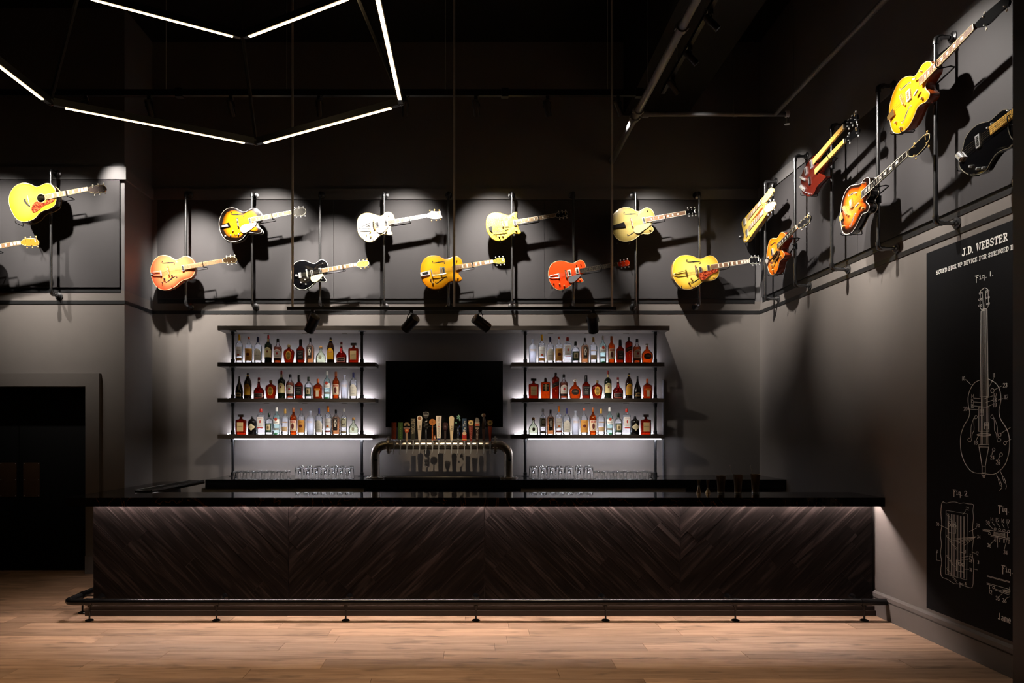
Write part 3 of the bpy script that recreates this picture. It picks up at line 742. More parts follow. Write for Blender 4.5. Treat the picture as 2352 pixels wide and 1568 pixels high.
# kind: description, height, width, depth ratio, profile, squareness, glass, fill, cap(colour, r, from, to), labels, texts
K = dict(
 ketel=('clear vodka bottle with tall yellow cap and white label', .36, .09, 1, 'vodka', 2, CLEAR, None, ('#f2b600', .27, .79, 1.0),
        [('#efece6', .075, .22, .56, 'rect'), ('#c98a3a', .075, .08, .17, 'rect'), ('#c8502a', .03, .25, .31, 'oval')], [('Ketel One', .013, .42, '#8a1c18'), ('VODKA', .01, .52, '#555555')]),
 ketelo=('clear vodka bottle with orange cap and white label', .36, .09, 1, 'vodka', 2, CLEAR, None, ('#e07a10', .27, .79, 1.0),
        [('#e9e4dc', .075, .22, .56, 'rect'), ('#8a3a20', .07, .08, .14, 'rect'), ('#d06a2a', .034, .25, .32, 'oval')], [('Ketel One', .013, .42, '#8a1c18'), ('VODKA', .01, .52, '#555555')]),
 titos=('clear round-shouldered bottle with copper cap and tan label', .333, .095, 1, 'vodka', 2, CLEAR, None, (COPPER, .26, .9, 1.0),
        [('#c98d3c', .088, .08, .54, 'rect'), ('#5a1d10', .044, .26, .38, 'oval')], [("Tito's", .02, .46, '#7a4a14'), ('Handmade', .011, .2, '#6b3e12')]),
 wheat=('clear round-shouldered bottle with dark blue cap and ivory arched label', .33, .1, 1, 'vodka', 2, CLEAR, None, (BLUEC, .25, .8, 1.0),
        [('#e6e0d0', .086, .09, .54, 'arch')], [('WHEATLEY', .0125, .28, '#3a3630'), ('VODKA', .012, .18, '#3a3630'), ('W', .02, .4, '#3a3630')]),
 jameson=('dark green whiskey bottle with red cap and cream label', .355, .095, 1, 'irish', 2, DKGREEN, None, ('#8d1616', .25, .86, 1.0),
        [('#e6d59a', .086, .2, .55, 'arch'), ('#d9c58c', .022, .72, .86, 'rect'), ('#7a2a18', .02, .36, .44, 'oval')], [('JAMESON', .015, .48, '#1d3a20')]),
 jim=('amber bourbon bottle with black cap and white label', .307, .1, 1, 'whisky', 2, AMBER, .66, (BLKC, .33, .86, 1.0),
        [('#efe6da', .088, .2, .56, 'arch'), ('#120c0a', .09, .1, .19, 'rect'), ('#b0281c', .028, .33, .43, 'oval')], [('Jim Beam', .016, .47, '#15100e'), ('BOURBON', .01, .26, '#15100e')]),
 crown=('squat heart-shaped amber bottle with gold arched label', .229, .14, .45, 'crown', 2.4, DEEP, None, ('#7d6a44', .25, .86, 1.0),
        [('#d9a63e', .074, .16, .66, 'oval'), ('#8a6a1c', .05, .2, .58, 'oval')], [('CROWN', .011, .42, '#e8d9a0'), ('ROYAL', .011, .36, '#e8d9a0')]),
 jack=('square-shouldered amber bottle with black cap and black label', .296, .1, .8, 'jack', 5, DEEP, None, (BLKC, .36, .72, 1.0),
        [('#151311', .086, .13, .52, 'rect')], [("JACK DANIEL'S", .0105, .46, '#d8d2c4'), ('No.7', .016, .37, '#d8d2c4'), ('TENNESSEE', .009, .27, '#d8d2c4'), ('WHISKEY', .011, .22, '#d8d2c4')]),
 espolon=('pale amber tequila bottle with black skull label', .317, .1, 1, 'vodka', 2.6, LTAMB, .7, (BLKC, .27, .84, 1.0),
        [('#141110', .052, .16, .64, 'rect'), ('#ece4d2', .036, .36, .56, 'oval'), ('#ece4d2', .022, .3, .4, 'rect'), ('#141110', .01, .43, .49, 'oval')], [('Espolon', .012, .6, '#ece4d2'), ('TEQUILA', .008, .22, '#cfc4ac')]),
 patron=('squat clear bottle with green tint and round cork stopper', .214, .124, .8, 'patron', 3, GREENREFL, None, ('#c39a5c', .0, .0, 0),
        [('#cfd0b0', .04, .2, .42, 'oval')], [('PATRON', .01, .31, '#5a6a2a')]),
 kahlua=('dark brown liqueur bottle with yellow arched label', .322, .095, 1, 'coffee', 2, DKBROWN, None, ('#1a0f08', .29, .92, 1.0),
        [('#e0a51a', .078, .13, .58, 'arch'), ('#d9b23a', .027, .875, .905, 'rect'), ('#c4541a', .05, .4, .46, 'rect')], [('KAHLUA', .014, .43, '#f6e6b0')]),
 gm=('round-bellied red liqueur bottle with white neck band', .268, .134, .7, 'gm', 2, REDGL, None, ('#7c1512', .2, .9, 1.0),
        [('#e5d6c2', .104, .05, .25, 'rect'), ('#2a0f0a', .094, .065, .235, 'rect'), ('#efe9df', .032, .78, .88, 'rect'), ('#b3201c', .02, .3, .7, 'rect')], [('Grand Marnier', .0125, .15, '#e9d9c0')]),
 dis=('square dark amber bottle with flat black stopper and cream label', .252, .127, .6, 'dis', 6, DEEP, None, ('#1d1712', .52, .88, 1.0),
        [('#dcbd84', .078, .15, .6, 'rect')], [('DISARONNO', .0115, .4, '#4a3216')]),
 baileys=('slim dark cream-liqueur bottle with small oval label', .282, .097, 1, 'cream', 2, BLK, None, (BLKC, .24, .86, 1.0),
        [('#b8944e', .066, .1, .26, 'arch'), ('#2a1d10', .05, .12, .2, 'rect')], [('BAILEYS', .011, .22, '#2a1a08')]),
 sips=('short clear gin bottle with dark cap and green picture label', .273, .104, 1, 'vodka', 2, CLEAR, None, ('#0f1f17', .3, .8, 1.0),
        [('#1f3d2c', .08, .1, .52, 'rect'), ('#cdbb94', .052, .2, .46, 'rect'), ('#6a5836', .024, .24, .4, 'oval')], []),
 coin=('square orange-brown liqueur bottle with orange cap', .249, .11, .85, 'orange', 5, ORANGEGL, None, ('#c4571c', .26, .8, 1.0),
        [('#d98a2a', .07, .4, .5, 'rect'), ('#e2d3b0', .036, .1, .4, 'rect')], [('COINTREAU', .0095, .45, '#3a1a08')]),
 bacardi=('pale aqua rum bottle with white cap and red emblem', .344, .092, 1, 'vodka', 2, AQUA, None, ('#d8d6d0', .3, .85, 1.0),
        [('#e9e6de', .078, .38, .56, 'rect'), ('#b33a20', .036, .5, .62, 'oval'), ('#8a8578', .07, .16, .23, 'rect'), ('#3a8a58', .05, .0, .05, 'oval')], [('BACARDI', .014, .44, '#2a2624'), ('SUPERIOR', .01, .34, '#2a2624')]),
 captain=('red-amber spiced rum bottle with brown cap and pale picture label', .34, .09, 1, 'whisky', 2, AMBER, None, ('#8a4a1e', .33, .84, 1.0),
        [('#d8c3a2', .078, .14, .52, 'rect'), ('#5a1a12', .034, .2, .42, 'oval'), ('#a83a20', .06, .44, .5, 'rect')], [('CAPTAIN', .011, .47, '#f0e0c0'), ('MORGAN', .01, .18, '#3a140c')]),
 absolut=('frosted white vodka bottle with yellow lettering', .298, .095, 1, 'abs', 2, FROST, None, None, [],
        [('ABSOLUT', .0165, .56, '#d8a81c'), ('CITRON', .0175, .5, '#d8a81c'), ('Country of Sweden', .007, .42, '#8f9299'), ('Imported', .007, .37, '#8f9299')]),
 hen=('black apothecary gin bottle with pale diamond label', .229, .106, 1, 'hen', 2, BLK, None, (BLKC, .28, .9, 1.0),
        [('#d8c9a0', .094, .2, .62, 'diamond')], [("HENDRICK'S", .0115, .41, '#2a221a')]),
 beef=('clear square gin bottle with red cap and white label', .324, .1, .8, 'gin', 5, CLEAR, None, ('#b32a1c', .32, .86, 1.0),
        [('#ece7df', .078, .3, .68, 'rect'), ('#b5301f', .066, .24, .28, 'rect'), ('#c23a2a', .018, .44, .56, 'oval')], [('BEEFEATER', .0115, .63, '#b32a1c'), ('GIN', .014, .36, '#b32a1c')]),
 goldcap=('clear tequila bottle with gold cap and low tan label', .324, .098, 1, 'vodka', 2, CLEAR, None, ('#a9833c', .27, .82, 1.0),
        [('#b08a62', .07, .46, .5, 'rect'), ('#bfa27c', .074, .12, .3, 'rect')], []),
 crop=('slim clear vodka bottle with dark oval label', .324, .085, 1, 'vodka', 2, CLEAR, None, ('#8f8a82', .3, .88, 1.0),
        [('#b9b49a', .07, .3, .64, 'rect'), ('#1a1c1a', .056, .36, .62, 'oval'), ('#b9b49a', .044, .39, .59, 'oval'), ('#8a7a58', .066, .06, .13, 'rect')], []),
 b1792=('squat fan-shaped amber bourbon bottle with ball stopper', .246, .147, .5, 'b1792', 2.6, AMBER, None, ('#b9b2a2', .2, .87, 1.0),
        [('#140d0a', .098, .18, .5, 'oval')], [('1792', .026, .35, '#c9b48a')]),
 walker=('tall square red-amber scotch bottle with slanted dark label', .327, .088, .9, 'walker', 6, DEEP, None, ('#15120f', .32, .88, 1.0),
        [('#17100d', .084, .46, .62, 'slant'), ('#b8862c', .084, .445, .452, 'slant'), ('#c98a30', .012, .24, .34, 'oval')], [('JOHNNIE WALKER', .0072, .54, '#c9a060')]),
 knob=('square amber bourbon bottle with black wax cap and dark label', .263, .118, .6, 'knob', 6, AMBER, None, ('#17110d', .26, .79, 1.0),
        [('#2b2c1c', .08, .34, .7, 'rect'), ('#d9c08a', .022, .36, .68, 'rect')], [('KNOB', .024, .6, '#e0cf9a'), ('CREEK', .018, .49, '#e0cf9a')]),
)
ROWS = [
 ('left', 0, [('ketel', 288), ('titos', 415), ('wheat', 537), ('jameson', 675), ('jim', 803), ('crown', 951), ('jack', 1107), ('espolon', 1235), ('patron', 1376), ('kahlua', 1507), ('gm', 1650), ('dis', 1813)]),
 ('left', 1, [('baileys', 288), ('kahlua', 402), ('gm', 550), ('crown', 710), ('jameson', 852), ('jim', 967), ('jack', 1085), ('sips', 1213), ('coin', 1338), ('bacardi', 1460), ('captain', 1577), ('absolut', 1692), ('wheat', 1810)]),
 ('left', 2, [('dis', 311), ('hen', 462), ('beef', 577), ('sips', 685), ('bacardi', 787), ('goldcap', 900), ('captain', 1010), ('titos', 1116), ('absolut', 1236), ('wheat', 1353), ('ketelo', 1474), ('espolon', 1578), ('crop', 1682), ('patron', 1812)]),
 ('right', 0, [('absolut', 368), ('ketel', 490), ('wheat', 603), ('titos', 720), ('beef', 835), ('sips', 940), ('espolon', 1065), ('goldcap', 1180), ('bacardi', 1303), ('captain', 1420), ('jack', 1536), ('walker', 1650), ('jim', 1760), ('b1792', 1896)]),
 ('right', 1, [('dis', 381), ('knob', 540), ('walker', 675), ('jim', 785), ('b1792', 934), ('jack', 1080), ('crown', 1228), ('jameson', 1372), ('gm', 1506), ('kahlua', 1652), ('baileys', 1767), ('coin', 1898)]),
 ('right', 2, [('patron', 378), ('crop', 505), ('espolon', 607), ('ketelo', 718), ('wheat', 823), ('absolut', 940), ('titos', 1055), ('captain', 1173), ('goldcap', 1281), ('bacardi', 1395), ('sips', 1510), ('beef', 1622), ('hen', 1733), ('dis', 1878)]),
]
PROTO = {}
def make_bottle(key):
    desc, h, wd, dep, prof, n, gl, fill, cap, labels, texts = K[key]
    t = thing('liquor_bottle', desc, 'bottle')
    rx, P = wd / 2, [(r * wd / 2, z * h) for r, z in PR[prof]]
    capbase = cap[2] if cap and cap[2] else None
    obj('glass', loft(MB(), P, n, dep), CLEAR if fill else gl, t, ang=50)
    if fill:
        Q = [(r * .93, max(.006, z)) for r, z in P if z < fill * h]; rl = Q[-1][0]
        Q.append((rl, fill * h)); obj('liquid', loft(MB(), Q, n, dep), gl, t, ang=50)
    if key == 'patron':
        obj('stopper', MB().ball((0, 0, h * .92), .021, seg=14, rings=8), C('#b07e3e', .6), t)
        obj('neck_ring', MB().lathe([(.02, h * .80), (.022, h * .82), (.02, h * .845)], 16), CLEAR, t)
    elif cap:
        r = cap[1] * rx * (1.08 if cap[1] < .45 else 1); z0, z1 = cap[2] * h, h
        if key == 'dis': m = MB().box(-.034, .034, -.022, .022, z0, z1)
        elif key == 'b1792': m = MB().ball((0, 0, h * .93), .02, sx=1.1, sy=1.1, sz=.9, seg=14, rings=8)
        else: m = MB().lathe([(r * .98, z0), (r * 1.04, z0 + .004), (r, z1 - .006), (r * .8, z1)], 16)
        obj('cap', m, C(cap[0], .3), t)
    first = None
    for i, (col, lw, a, b, shp) in enumerate(labels):
        zm = (a + b) / 2; rr = rx
        zl = [(r, z) for r, z in PR[prof]]
        for (r0, q0), (r1, q1) in zip(zl[:-1], zl[1:]):
            if q0 <= zm <= q1: rr = (r0 + (r1 - r0) * (zm - q0) / max(1e-6, q1 - q0)) * rx
        lw = min(lw, rr * 1.9); ry = max(rr * dep, min(rr, P[-1][0])) if dep < 1 else rr
        o = obj('label' if i == 0 else 'label_panel', label_mb(lw, a * h, b * h, rr * 1.01, ry * 1.01, n, shp, .0008 + .0005 * i), C(col, .55), t)
        if i == 0: first = o
    for s, size, z, col in texts:
        zl = PR[prof]; rr = rx
        for (r0, q0), (r1, q1) in zip(zl[:-1], zl[1:]):
            if q0 <= z <= q1: rr = (r0 + (r1 - r0) * (z - q0) / max(1e-6, q1 - q0)) * rx
        ry = max(rr * dep, min(rr, P[-1][0])) if dep < 1 else rr
        wid = max(abs(v[0]) for v in text_mb(s, size).v); size *= min(1, .85 * rr / wid)
        obj('lettering', bent_text(s, size, z * h, rr * 1.01, ry * 1.01, n, .0032, rot=(.2 if key == 'walker' else 0)), C(col, .6), first or t, False)
    return t
random.seed(3)
SHELFNAME = ['upper', 'middle', 'lower']
for side, row, items in ROWS:
    for key, zx in items:
        px = zx / 5.808 + 500 if side == 'left' else zx / 5.8075 + 1160
        dep = K[key][3]; y = 9.09 + random.uniform(-.008, .012)
        loc = ((px - VPX) * y / FPX, y, SZ[row][1] + .0003)
        lab = K[key][0] + ', %s %s-side shelf' % (SHELFNAME[row], 'door' if side == 'left' else 'mural')
        if key not in PROTO:
            PROTO[key] = make_bottle(key); PROTO[key].location = loc; PROTO[key]['label'] = lab; PROTO[key]['group'] = 'liquor bottles on the back bar shelves'
        else: dup(PROTO[key], loc, lab, 'liquor bottles on the back bar shelves')

# ================================================================ upturned glasses on the back counter
def tumbler(name, rt, rb, h, base):
    # standing upside down: rim at the counter, thick base on top
    return mesh(name, MB().lathe([(rt - .003, .0), (rt, .0015), (rb, h - .010), (rb - .0015, h - .004), (rb - .006, h), (rb - .014, h - .0005), (.0005, h - .004)], 24)
                .lathe([(.0005, h - base * .7), (rb * .5, h - base * .85), (rb - .006, h - base * 1.15), (rt - .003, .0)], 24), M['tumbler'], True, 60)
rocks, tall = tumbler('rocks_glass', .046, .041, .095, .018), tumbler('highball_glass', .041, .035, .152, .022)
def put(kind, px, Y, side, row):
    me = rocks if kind == 'rocks' else tall
    o = link('rocks_glass' if kind == 'rocks' else 'highball_glass', me)
    o.location = ((px - VPX) * Y / FPX, Y, CT + .0003); o.rotation_euler = (0, 0, px * .7)
    s = 'door-side' if side == 'left' else 'mural-side'
    if kind == 'rocks': tag(o, 'short clear rocks glass upside down under the %s shelves, %s' % (s, row), 'glass', 'upturned rocks glasses, %s, %s' % (s, row))
    else: tag(o, 'tall clear highball glass upside down under the %s shelves, %s' % (s, row), 'glass', 'upturned highball glasses, %s, %s' % (s, row))
for side, kind, fs, bdx in (('left', 'rocks', (544.4, 565.8, 587.3, 608.5, 630.3, 652), 8), ('left', 'tall', (685, 703.5, 723.8, 743.5, 762, 780.5, 799), 7),
                            ('right', 'tall', (1228, 1249.3, 1269.7, 1290, 1310.5, 1333.5, 1355.6), -6), ('right', 'rocks', (1381, 1402, 1424.5, 1447.4, 1468.7, 1492), -9)):
    for px in fs:
        put(kind, px, 8.575, side, 'row along the counter edge')
        put(kind, px + bdx, 8.70, side, 'row nearer the wall')

# ================================================================ beer tower
TY = 8.75
def tp(px, py): return at(px, py, TY)
bt = thing('beer_tower', 'brushed steel pipe beer tower with sixteen taps on the back counter', 'beer tower', (-.37, TY, CT))
xl, xr, zr, rr_ = -1.18, .44, 1.513, .053
def elbow(x, s):
    c = Vector((x + s * .13, TY, zr - .13)); return [c + Vector((-s * .13 * math.cos(a), 0, .13 * math.sin(a))) for a in [R(k * 11.25) for k in range(9)]]
obj('pipe_leg', MB().tube([(xl, TY, CT + .012)] + elbow(xl, 1) + [(-1.02, TY, zr)], rr_, 24), M['brushed'], bt, world=True)
obj('pipe_leg', MB().tube([(xr, TY, CT + .012)] + elbow(xr, -1) + [(.28, TY, zr)], rr_, 24), M['brushed'], bt, world=True)
obj('tap_pipe', MB().cyl((-1.012, TY, zr), (.272, TY, zr), rr_, 24), M['brushed'], bt, world=True)
for x, s in ((-1.016, 1), (.276, -1)):
    fl_ = obj('pipe_flange', MB().cyl((x - .013, TY, zr), (x + .013, TY, zr), .107, 28), M['brushed'], bt, world=True)
    for k in range(8):
        a = R(22.5 + 45 * k); c = Vector((x, TY + .085 * math.cos(a), zr + .085 * math.sin(a)))
        b = MB().cyl(c + Vector((s * .013, 0, 0)), c + Vector((s * .03, 0, 0)), .008, 6).cyl(c - Vector((s * .013, 0, 0)), c - Vector((s * .026, 0, 0)), .008, 6)
        b.v = [tuple(Vector(v) - bt.location) for v in b.v]; obj('bolt', b, M['chrome'], fl_)
for x in (xl, xr):
    bf = obj('base_flange', MB().lathe([(.115, 0), (.115, .01), (.06, .016), (.058, .03)], 28, (x, TY, CT)), M['brushed'], bt, world=True)
    for k in range(6):
        a = R(60 * k); b = MB().lathe([(.01, 0), (.01, .008), (.006, .01)], 8, (x + .09 * math.cos(a), TY + .09 * math.sin(a), CT + .012)); b.v = [tuple(Vector(v) - bt.location) for v in b.v]
        obj('bolt', b, M['chrome'], bf)
    obj('bolt_cover', MB().ball((x + .01, TY - rr_ + .002, 1.335), .014, sx=1.4, sy=.4, sz=1, seg=12), M['blackmetal'], bt, world=True)
ZH = zr + .005       # where handles screw on
TYH = TY - .115      # handles stand in front of the pipe
tapx = [905.0 + 14.71 * k for k in range(16)]
def hx_(k): return (tapx[k] - VPX) * TYH / FPX
for k in range(16):
    x = hx_(k)
    f = obj('faucet', MB().cyl((x, TY - rr_ + .004, zr + .004), (x, TYH, zr + .004), .011, 10).cyl((x, TYH, zr + .03), (x, TYH, zr - .03), .0105, 10, .009)
        .cyl((x, TY - rr_, zr + .004), (x, TY - rr_ - .012, zr + .004), .02, 14).tube([(x, TYH, zr - .028), (x, TYH - .01, zr - .05), (x - .002, TYH - .03, zr - .08), (x - .005, TYH - .045, zr - .105)], [.0065, .0065, .006, .0055], 8), M['chrome'], bt, world=True)
    obj('ferrule', MB().lathe([(.007, 0), (.009, .008), (.009, .026), (.006, .032)], 10, (x, TYH, zr + .03)), M['chrome'], bt, world=True)
PXM = TYH / FPX
def slab(k, wb, wt, z0, z1, th, col, rough=.4, top=None):
    """upright flat handle; widths in px"""
    x = hx_(k); a, b = wb * PXM / 2, wt * PXM / 2
    pts = [(x - a, z0), (x + a, z0), (x + b, z1)] + ([(x + b * math.cos(R(q)), z1 + b * math.sin(R(q))) for q in range(15, 180, 15)] if top == 'round' else []) + [(x - b, z1)]
    m = MB().prism(pts, -th / 2, th / 2); m.v = [(p[0], TYH - p[2], p[1]) for p in m.v]
    return m
def ph(py): return EYE + (VPY - py) * PXM
def part(name, m, mat, smooth=True, parent=bt): 
    m.v = [tuple(Vector(v) - bt.location) for v in m.v]
    return obj(name, m, mat, parent, smooth)
def disc(k, py, rpx, th, dy=0, dxpx=0):
    return MB().cyl((hx_(k) + dxpx * PXM, TYH - dy + th / 2, ph(py)), (hx_(k) + dxpx * PXM, TYH - dy - th / 2, ph(py)), rpx * PXM, 24)
def vtext(s, k, py, sizepx, up=True, dy=.012, dxpx=0, col=None, parent=None, rot=True, ln=None):
    t = text_mb(s, sizepx * PXM * 1.35)
    if ln:
        xs = [v[0] for v in t.v]; f_ = ln * PXM / (max(xs) - min(xs)); t.v = [(x * f_, y, z) for x, y, z in t.v]
    x0, z0 = hx_(k) + dxpx * PXM, ph(py)
    if not rot: t.v = [(x0 + x, TYH - dy, z0 + y) for x, y, _ in t.v]
    elif up: t.v = [(x0 - y, TYH - dy, z0 + x) for x, y, _ in t.v]
    else: t.v = [(x0 + y, TYH - dy, z0 - x) for x, y, _ in t.v]
    return part('lettering', t, C(col, .6), False, parent)
def squiggle(k, py0, py1, col, parent, dy=.0095):
    m = MB(); n = 90; x0 = hx_(k)
    pts = [(x0 + math.sin(i * .42) * (.005 + .004 * math.sin(i * .13)) + .002 * math.sin(i * .05), ph(py0) + (ph(py1) - ph(py0)) * (i + 1.9 * math.sin(i * .42 + 1)) / n) for i in range(n + 1)]
    m.ribbon(pts, .0019, 0, .001); m.v = [(p[0], TYH - dy - p[2], p[1]) for p in m.v]
    return part('script_mark', m, C(col, .6), False, parent)
B14 = lambda z: 940 + z / 14.254       # zoomed handle pictures -> px row
for k, col, sc in ((0, '#b04a30', '#e0a884'), (1, '#4e7034', '#bccf9a')):
    h = part('tap_handle', slab(k, 10.5, 10.8, ph(B14(985)), ph(B14(425)), .018, col), C(col), False); squiggle(k, B14(940), B14(480), sc, h)
h = part('tap_handle', slab(2, 4.6, 5.2, ph(B14(1045)), ph(B14(740)), .014, ''), C('#b08d6c'), False)
part('emblem', disc(2, B14(690), 5.0, .02), C('#c4502c'), True, h); part('emblem', disc(2, B14(690), 2.2, .024), C('#e8b070'), True, h)
part('banner', MB().box(hx_(2) - 7.3 * PXM, hx_(2) + 7.3 * PXM, TYH - .008, TYH + .006, ph(B14(640)), ph(B14(585))), C('#8c7062'), False, h)
for q in range(-4, 5):
    a = R(q * 24); c = Vector((hx_(2), TYH, ph(B14(520)))); d = Vector((math.sin(a), 0, math.cos(a)))
    part('feather', MB().obox(c + d * .026, d * .011, Vector((d.z, 0, -d.x)) * .0035, (0, .004, 0)), C('#b09068'), False, h)
part('emblem', MB().ball((hx_(2), TYH, ph(B14(520))), .014, sx=.8, sy=.4, sz=1.3), C('#1c120c'), True, h)
h = part('tap_handle', slab(3, 10, 10.3, ph(B14(985)), ph(B14(295)), .03, ''), C('#2c2a1a'), False); vtext('PRETORIA', 3, B14(558), 8.0, False, .017, -.3, '#a89c84', h, True, 34)
h = part('tap_handle', slab(4, 5.6, 11.6, ph(B14(995)), ph(B14(300)), .024, '', top='round'), C('#cdb9a0', .3)); part('emblem', disc(4, B14(295), 6.2, .03), C('#e6dccb'), True, h)
part('emblem', disc(4, B14(292), 4.1, .034), C('#8a5a34'), True, h); vtext('lite', 4, B14(595), 6.4, True, .0135, 0, '#241a16', h, True, 10.5)
h = part('tap_handle', slab(5, 3.4, 3.6, ph(B14(1060)), ph(B14(640)), .016, ''), C('#15151c'), False); vtext('LAGER', 5, B14(745), 2.7, True, .009, 0, '#b8b6bc', h, True, 9)
sh = [(-6.5, 8), (0, 10), (6.5, 8), (6.6, 2), (4.5, -3.5), (0, -7), (-4.5, -3.5), (-6.6, 2)]
def shield(s, th, dy):
    m = MB().prism([(hx_(5) + x * s * PXM, ph(B14(215)) + z * s * PXM) for x, z in sh], 0, th); m.v = [(p[0], TYH - dy - p[2], p[1]) for p in m.v]; return m
part('emblem', shield(1, .012, -.004), C('#b9b5ac', .25, .8), False, h); part('emblem', shield(.84, .012, .002), C('#1c1416'), False, h); part('script_mark', MB().box(hx_(5) - 4.6 * PXM, hx_(5) + 4.6 * PXM, TYH - .0152, TYH - .0142, ph(B14(215)), ph(B14(175))), C('#7d7a76'), False, h)
spn = [(hx_(5) + .018 * math.cos(i * .5) , TYH + .018 * math.sin(i * .5), ph(B14(600)) + i * .0033) for i in range(28)]
part('spiral', MB().tube(spn, .012, 8), C('#a09a94', .22, .9), True, h)
h = part('tap_handle', slab(6, 3.2, 2.4, ph(B14(1045)), ph(B14(500)), .014, ''), C('#9a5224', .35), False); part('emblem', disc(6, B14(415), 7.4, .022), C('#a8642a', .35), True, h)
vtext('S', 6, B14(412), 6, True, .0125, 0, '#5a2a12', h, False); part('emblem', MB().box(hx_(6) + 2.8 * PXM, hx_(6) + 7 * PXM, TYH - .006, TYH + .004, ph(B14(1000)), ph(B14(855))), C('#9a4a2a'), False, h)
vtext('B', 6, B14(930), 6, True, .0075, 5.0, '#e0c8a0', h, False)
h = part('tap_handle', slab(7, 8.8, 12.4, ph(B14(940)), ph(B14(212)), .02, ''), C('#ddd0c0', .3), False); vtext('ULTRA', 7, B14(395), 5.2, True, .0115, 0, '#3a3234', h, True, 20)
part('red_mark', MB().box(hx_(7) - 2.4 * PXM, hx_(7) + 2.4 * PXM, TYH - .0112, TYH - .0102, ph(B14(578)), ph(B14(555))), C('#b03020'), False, h); vtext('Michelob', 7, B14(735), 3.6, True, .0115, 0, '#4a4244', h, True, 20)
part('stem', MB().cyl((hx_(7), TYH, ph(B14(1010))), (hx_(7), TYH, ph(B14(935))), .007, 10), C('#1c2a80'), True, h)
kx = 8; h = part('tap_handle', slab(8, 4.2, 4.6, ph(B14(1050)), ph(B14(700)), .014, ''), C('#2a1a14'), False)
part('palm', MB().ball((hx_(8), TYH, ph(B14(600))), .028, sx=1, sy=.45, sz=1.3), C('#3a1f22'), True, h)
for q, (dx, tpz) in enumerate(((-4.4, 440), (-1.4, 425), (1.8, 430), (4.8, 455))): part('finger', MB().tube([(hx_(8) + dx * .8 * PXM, TYH, ph(B14(590))), (hx_(8) + dx * PXM, TYH - .004, ph(B14(510))), (hx_(8) + dx * PXM, TYH, ph(B14(tpz)))], [.0085, .008, .006], 8), C('#3a1f22'), True, h)
h = part('tap_handle', slab(9, 5.4, 11.5, ph(B14(1000)), ph(B14(295)), .024, '', top='round'), C('#d6bf9c', .3)); vtext('lite', 9, B14(615), 6.4, True, .0135, 0, '#241a16', h, True, 10.5)
h = part('tap_handle', slab(10, 3.6, 4.2, ph(B14(1040)), ph(B14(620)), .016, ''), C('#12141c'), False)
vn = [(hx_(10) + math.sin(i * .55) * .016 + .006, TYH - .004, ph(B14(860)) + i * .0085) for i in range(16)]
part('vine', MB().tube(vn, .0042, 8), C('#25306a'), True, h); squiggle(10, B14(800), B14(635), '#c8ccd8', h, .0085)
for r_ in range(4):
    for c_ in range(-1, 2):
        if r_ == 3 and c_: continue
        part('leaf', MB().ball((hx_(10) + c_ * .012 + .004 + (r_ % 2) * .004, TYH - .008, ph(B14(290)) + r_ * .011), .0078, sx=1, sy=.6, sz=1.2, seg=8, rings=5), C('#7aa890' if (r_ + c_) % 2 else '#2c5a50'), True, h)
for dx, z in ((4, 345), (-4.4, 440)): part('leaf', MB().ball((hx_(10) + dx * PXM, TYH - .006, ph(B14(z))), .012, sx=.9, sy=.6, sz=1.2, seg=8, rings=5), C('#6a9a80'), True, h)
part('emblem', MB().ball((hx_(10), TYH, ph(B14(975))), .016, sx=1, sy=.7, sz=.9, seg=10), C('#b8b2a4', .3, .6), True, h)
h = part('tap_handle', slab(11, 9.6, 9.8, ph(B14(1010)), ph(B14(300)), .02, ''), C('#12304a'), False); vtext('Fat Tire', 11, B14(540), 6.2, True, .0115, .2, '#ece4d4', h, True, 22)
part('emblem', MB().box(hx_(11) - 5 * PXM, hx_(11) + 5 * PXM, TYH - .0125, TYH + .0125, ph(B14(1020)), ph(B14(790))), C('#a5201a'), False, h)
part('emblem', disc(11, B14(782), 4.4, .028), C('#d8b890'), True, h); part('emblem', MB().box(hx_(11) - 5.1 * PXM, hx_(11) + 5.1 * PXM, TYH - .0132, TYH + .012, ph(B14(992)), ph(B14(960))), C('#e0a440'), False, h)
for k, c2 in ((12, '#7c1e16'), (15, '#b8503a')):
    h = part('tap_handle', slab(k, 4.6, 13, ph(B14(1045)), ph(B14(355)), .02, ''), C('#5c2a12'), False); part('emblem', disc(k, B14(440), 5.9, .026), C('#d8bc7a'), True, h)
    m = slab(k, 3.4, 8.2, ph(B14(1035)), ph(B14(560)), .025, ''); part('inset_panel', m, C(c2), False, h)
    part('fish_mark', MB().ball((hx_(k), TYH - .0135, ph(B14(440))), .011, sx=1.3, sy=.12, sz=.5, seg=10, rings=6), C('#2a1c0c'), True, h)
    if k == 12: squiggle(k, B14(960), B14(590), '#c89a80', h, .0127)
h = part('tap_handle', slab(13, 6.5, 7.8, ph(B14(1050)), ph(B14(575)), .022, ''), C('#3a1a0e'), False)
for i, c_ in enumerate('CIDER'): vtext(c_, 13, B14(690 + i * 66), 4.4, True, .0125, 0, '#e6dccb', h, False)
part('emblem', MB().box(hx_(13) - 5.4 * PXM, hx_(13) + 5.4 * PXM, TYH - .012, TYH + .01, ph(B14(548)), ph(B14(425))), C('#cdbba2'), False, h)
part('emblem', MB().box(hx_(13) - 4.4 * PXM, hx_(13) + 4.4 * PXM, TYH - .014, TYH - .0125, ph(B14(538)), ph(B14(465))), C('#d8603c'), False, h)
part('figure', MB().prism([(hx_(13) + x * PXM, ph(B14(z))) for x, z in ((-4.6, 424), (4.8, 424), (5, 330), (2.5, 300), (2, 275), (-3.4, 268), (-3, 290), (-4.4, 330))], 0, .014).xf(Matrix(((1, 0, 0, 0), (0, 0, -1, TYH + .006), (0, 1, 0, 0), (0, 0, 0, 1)))), C('#8a8176'), False, h)
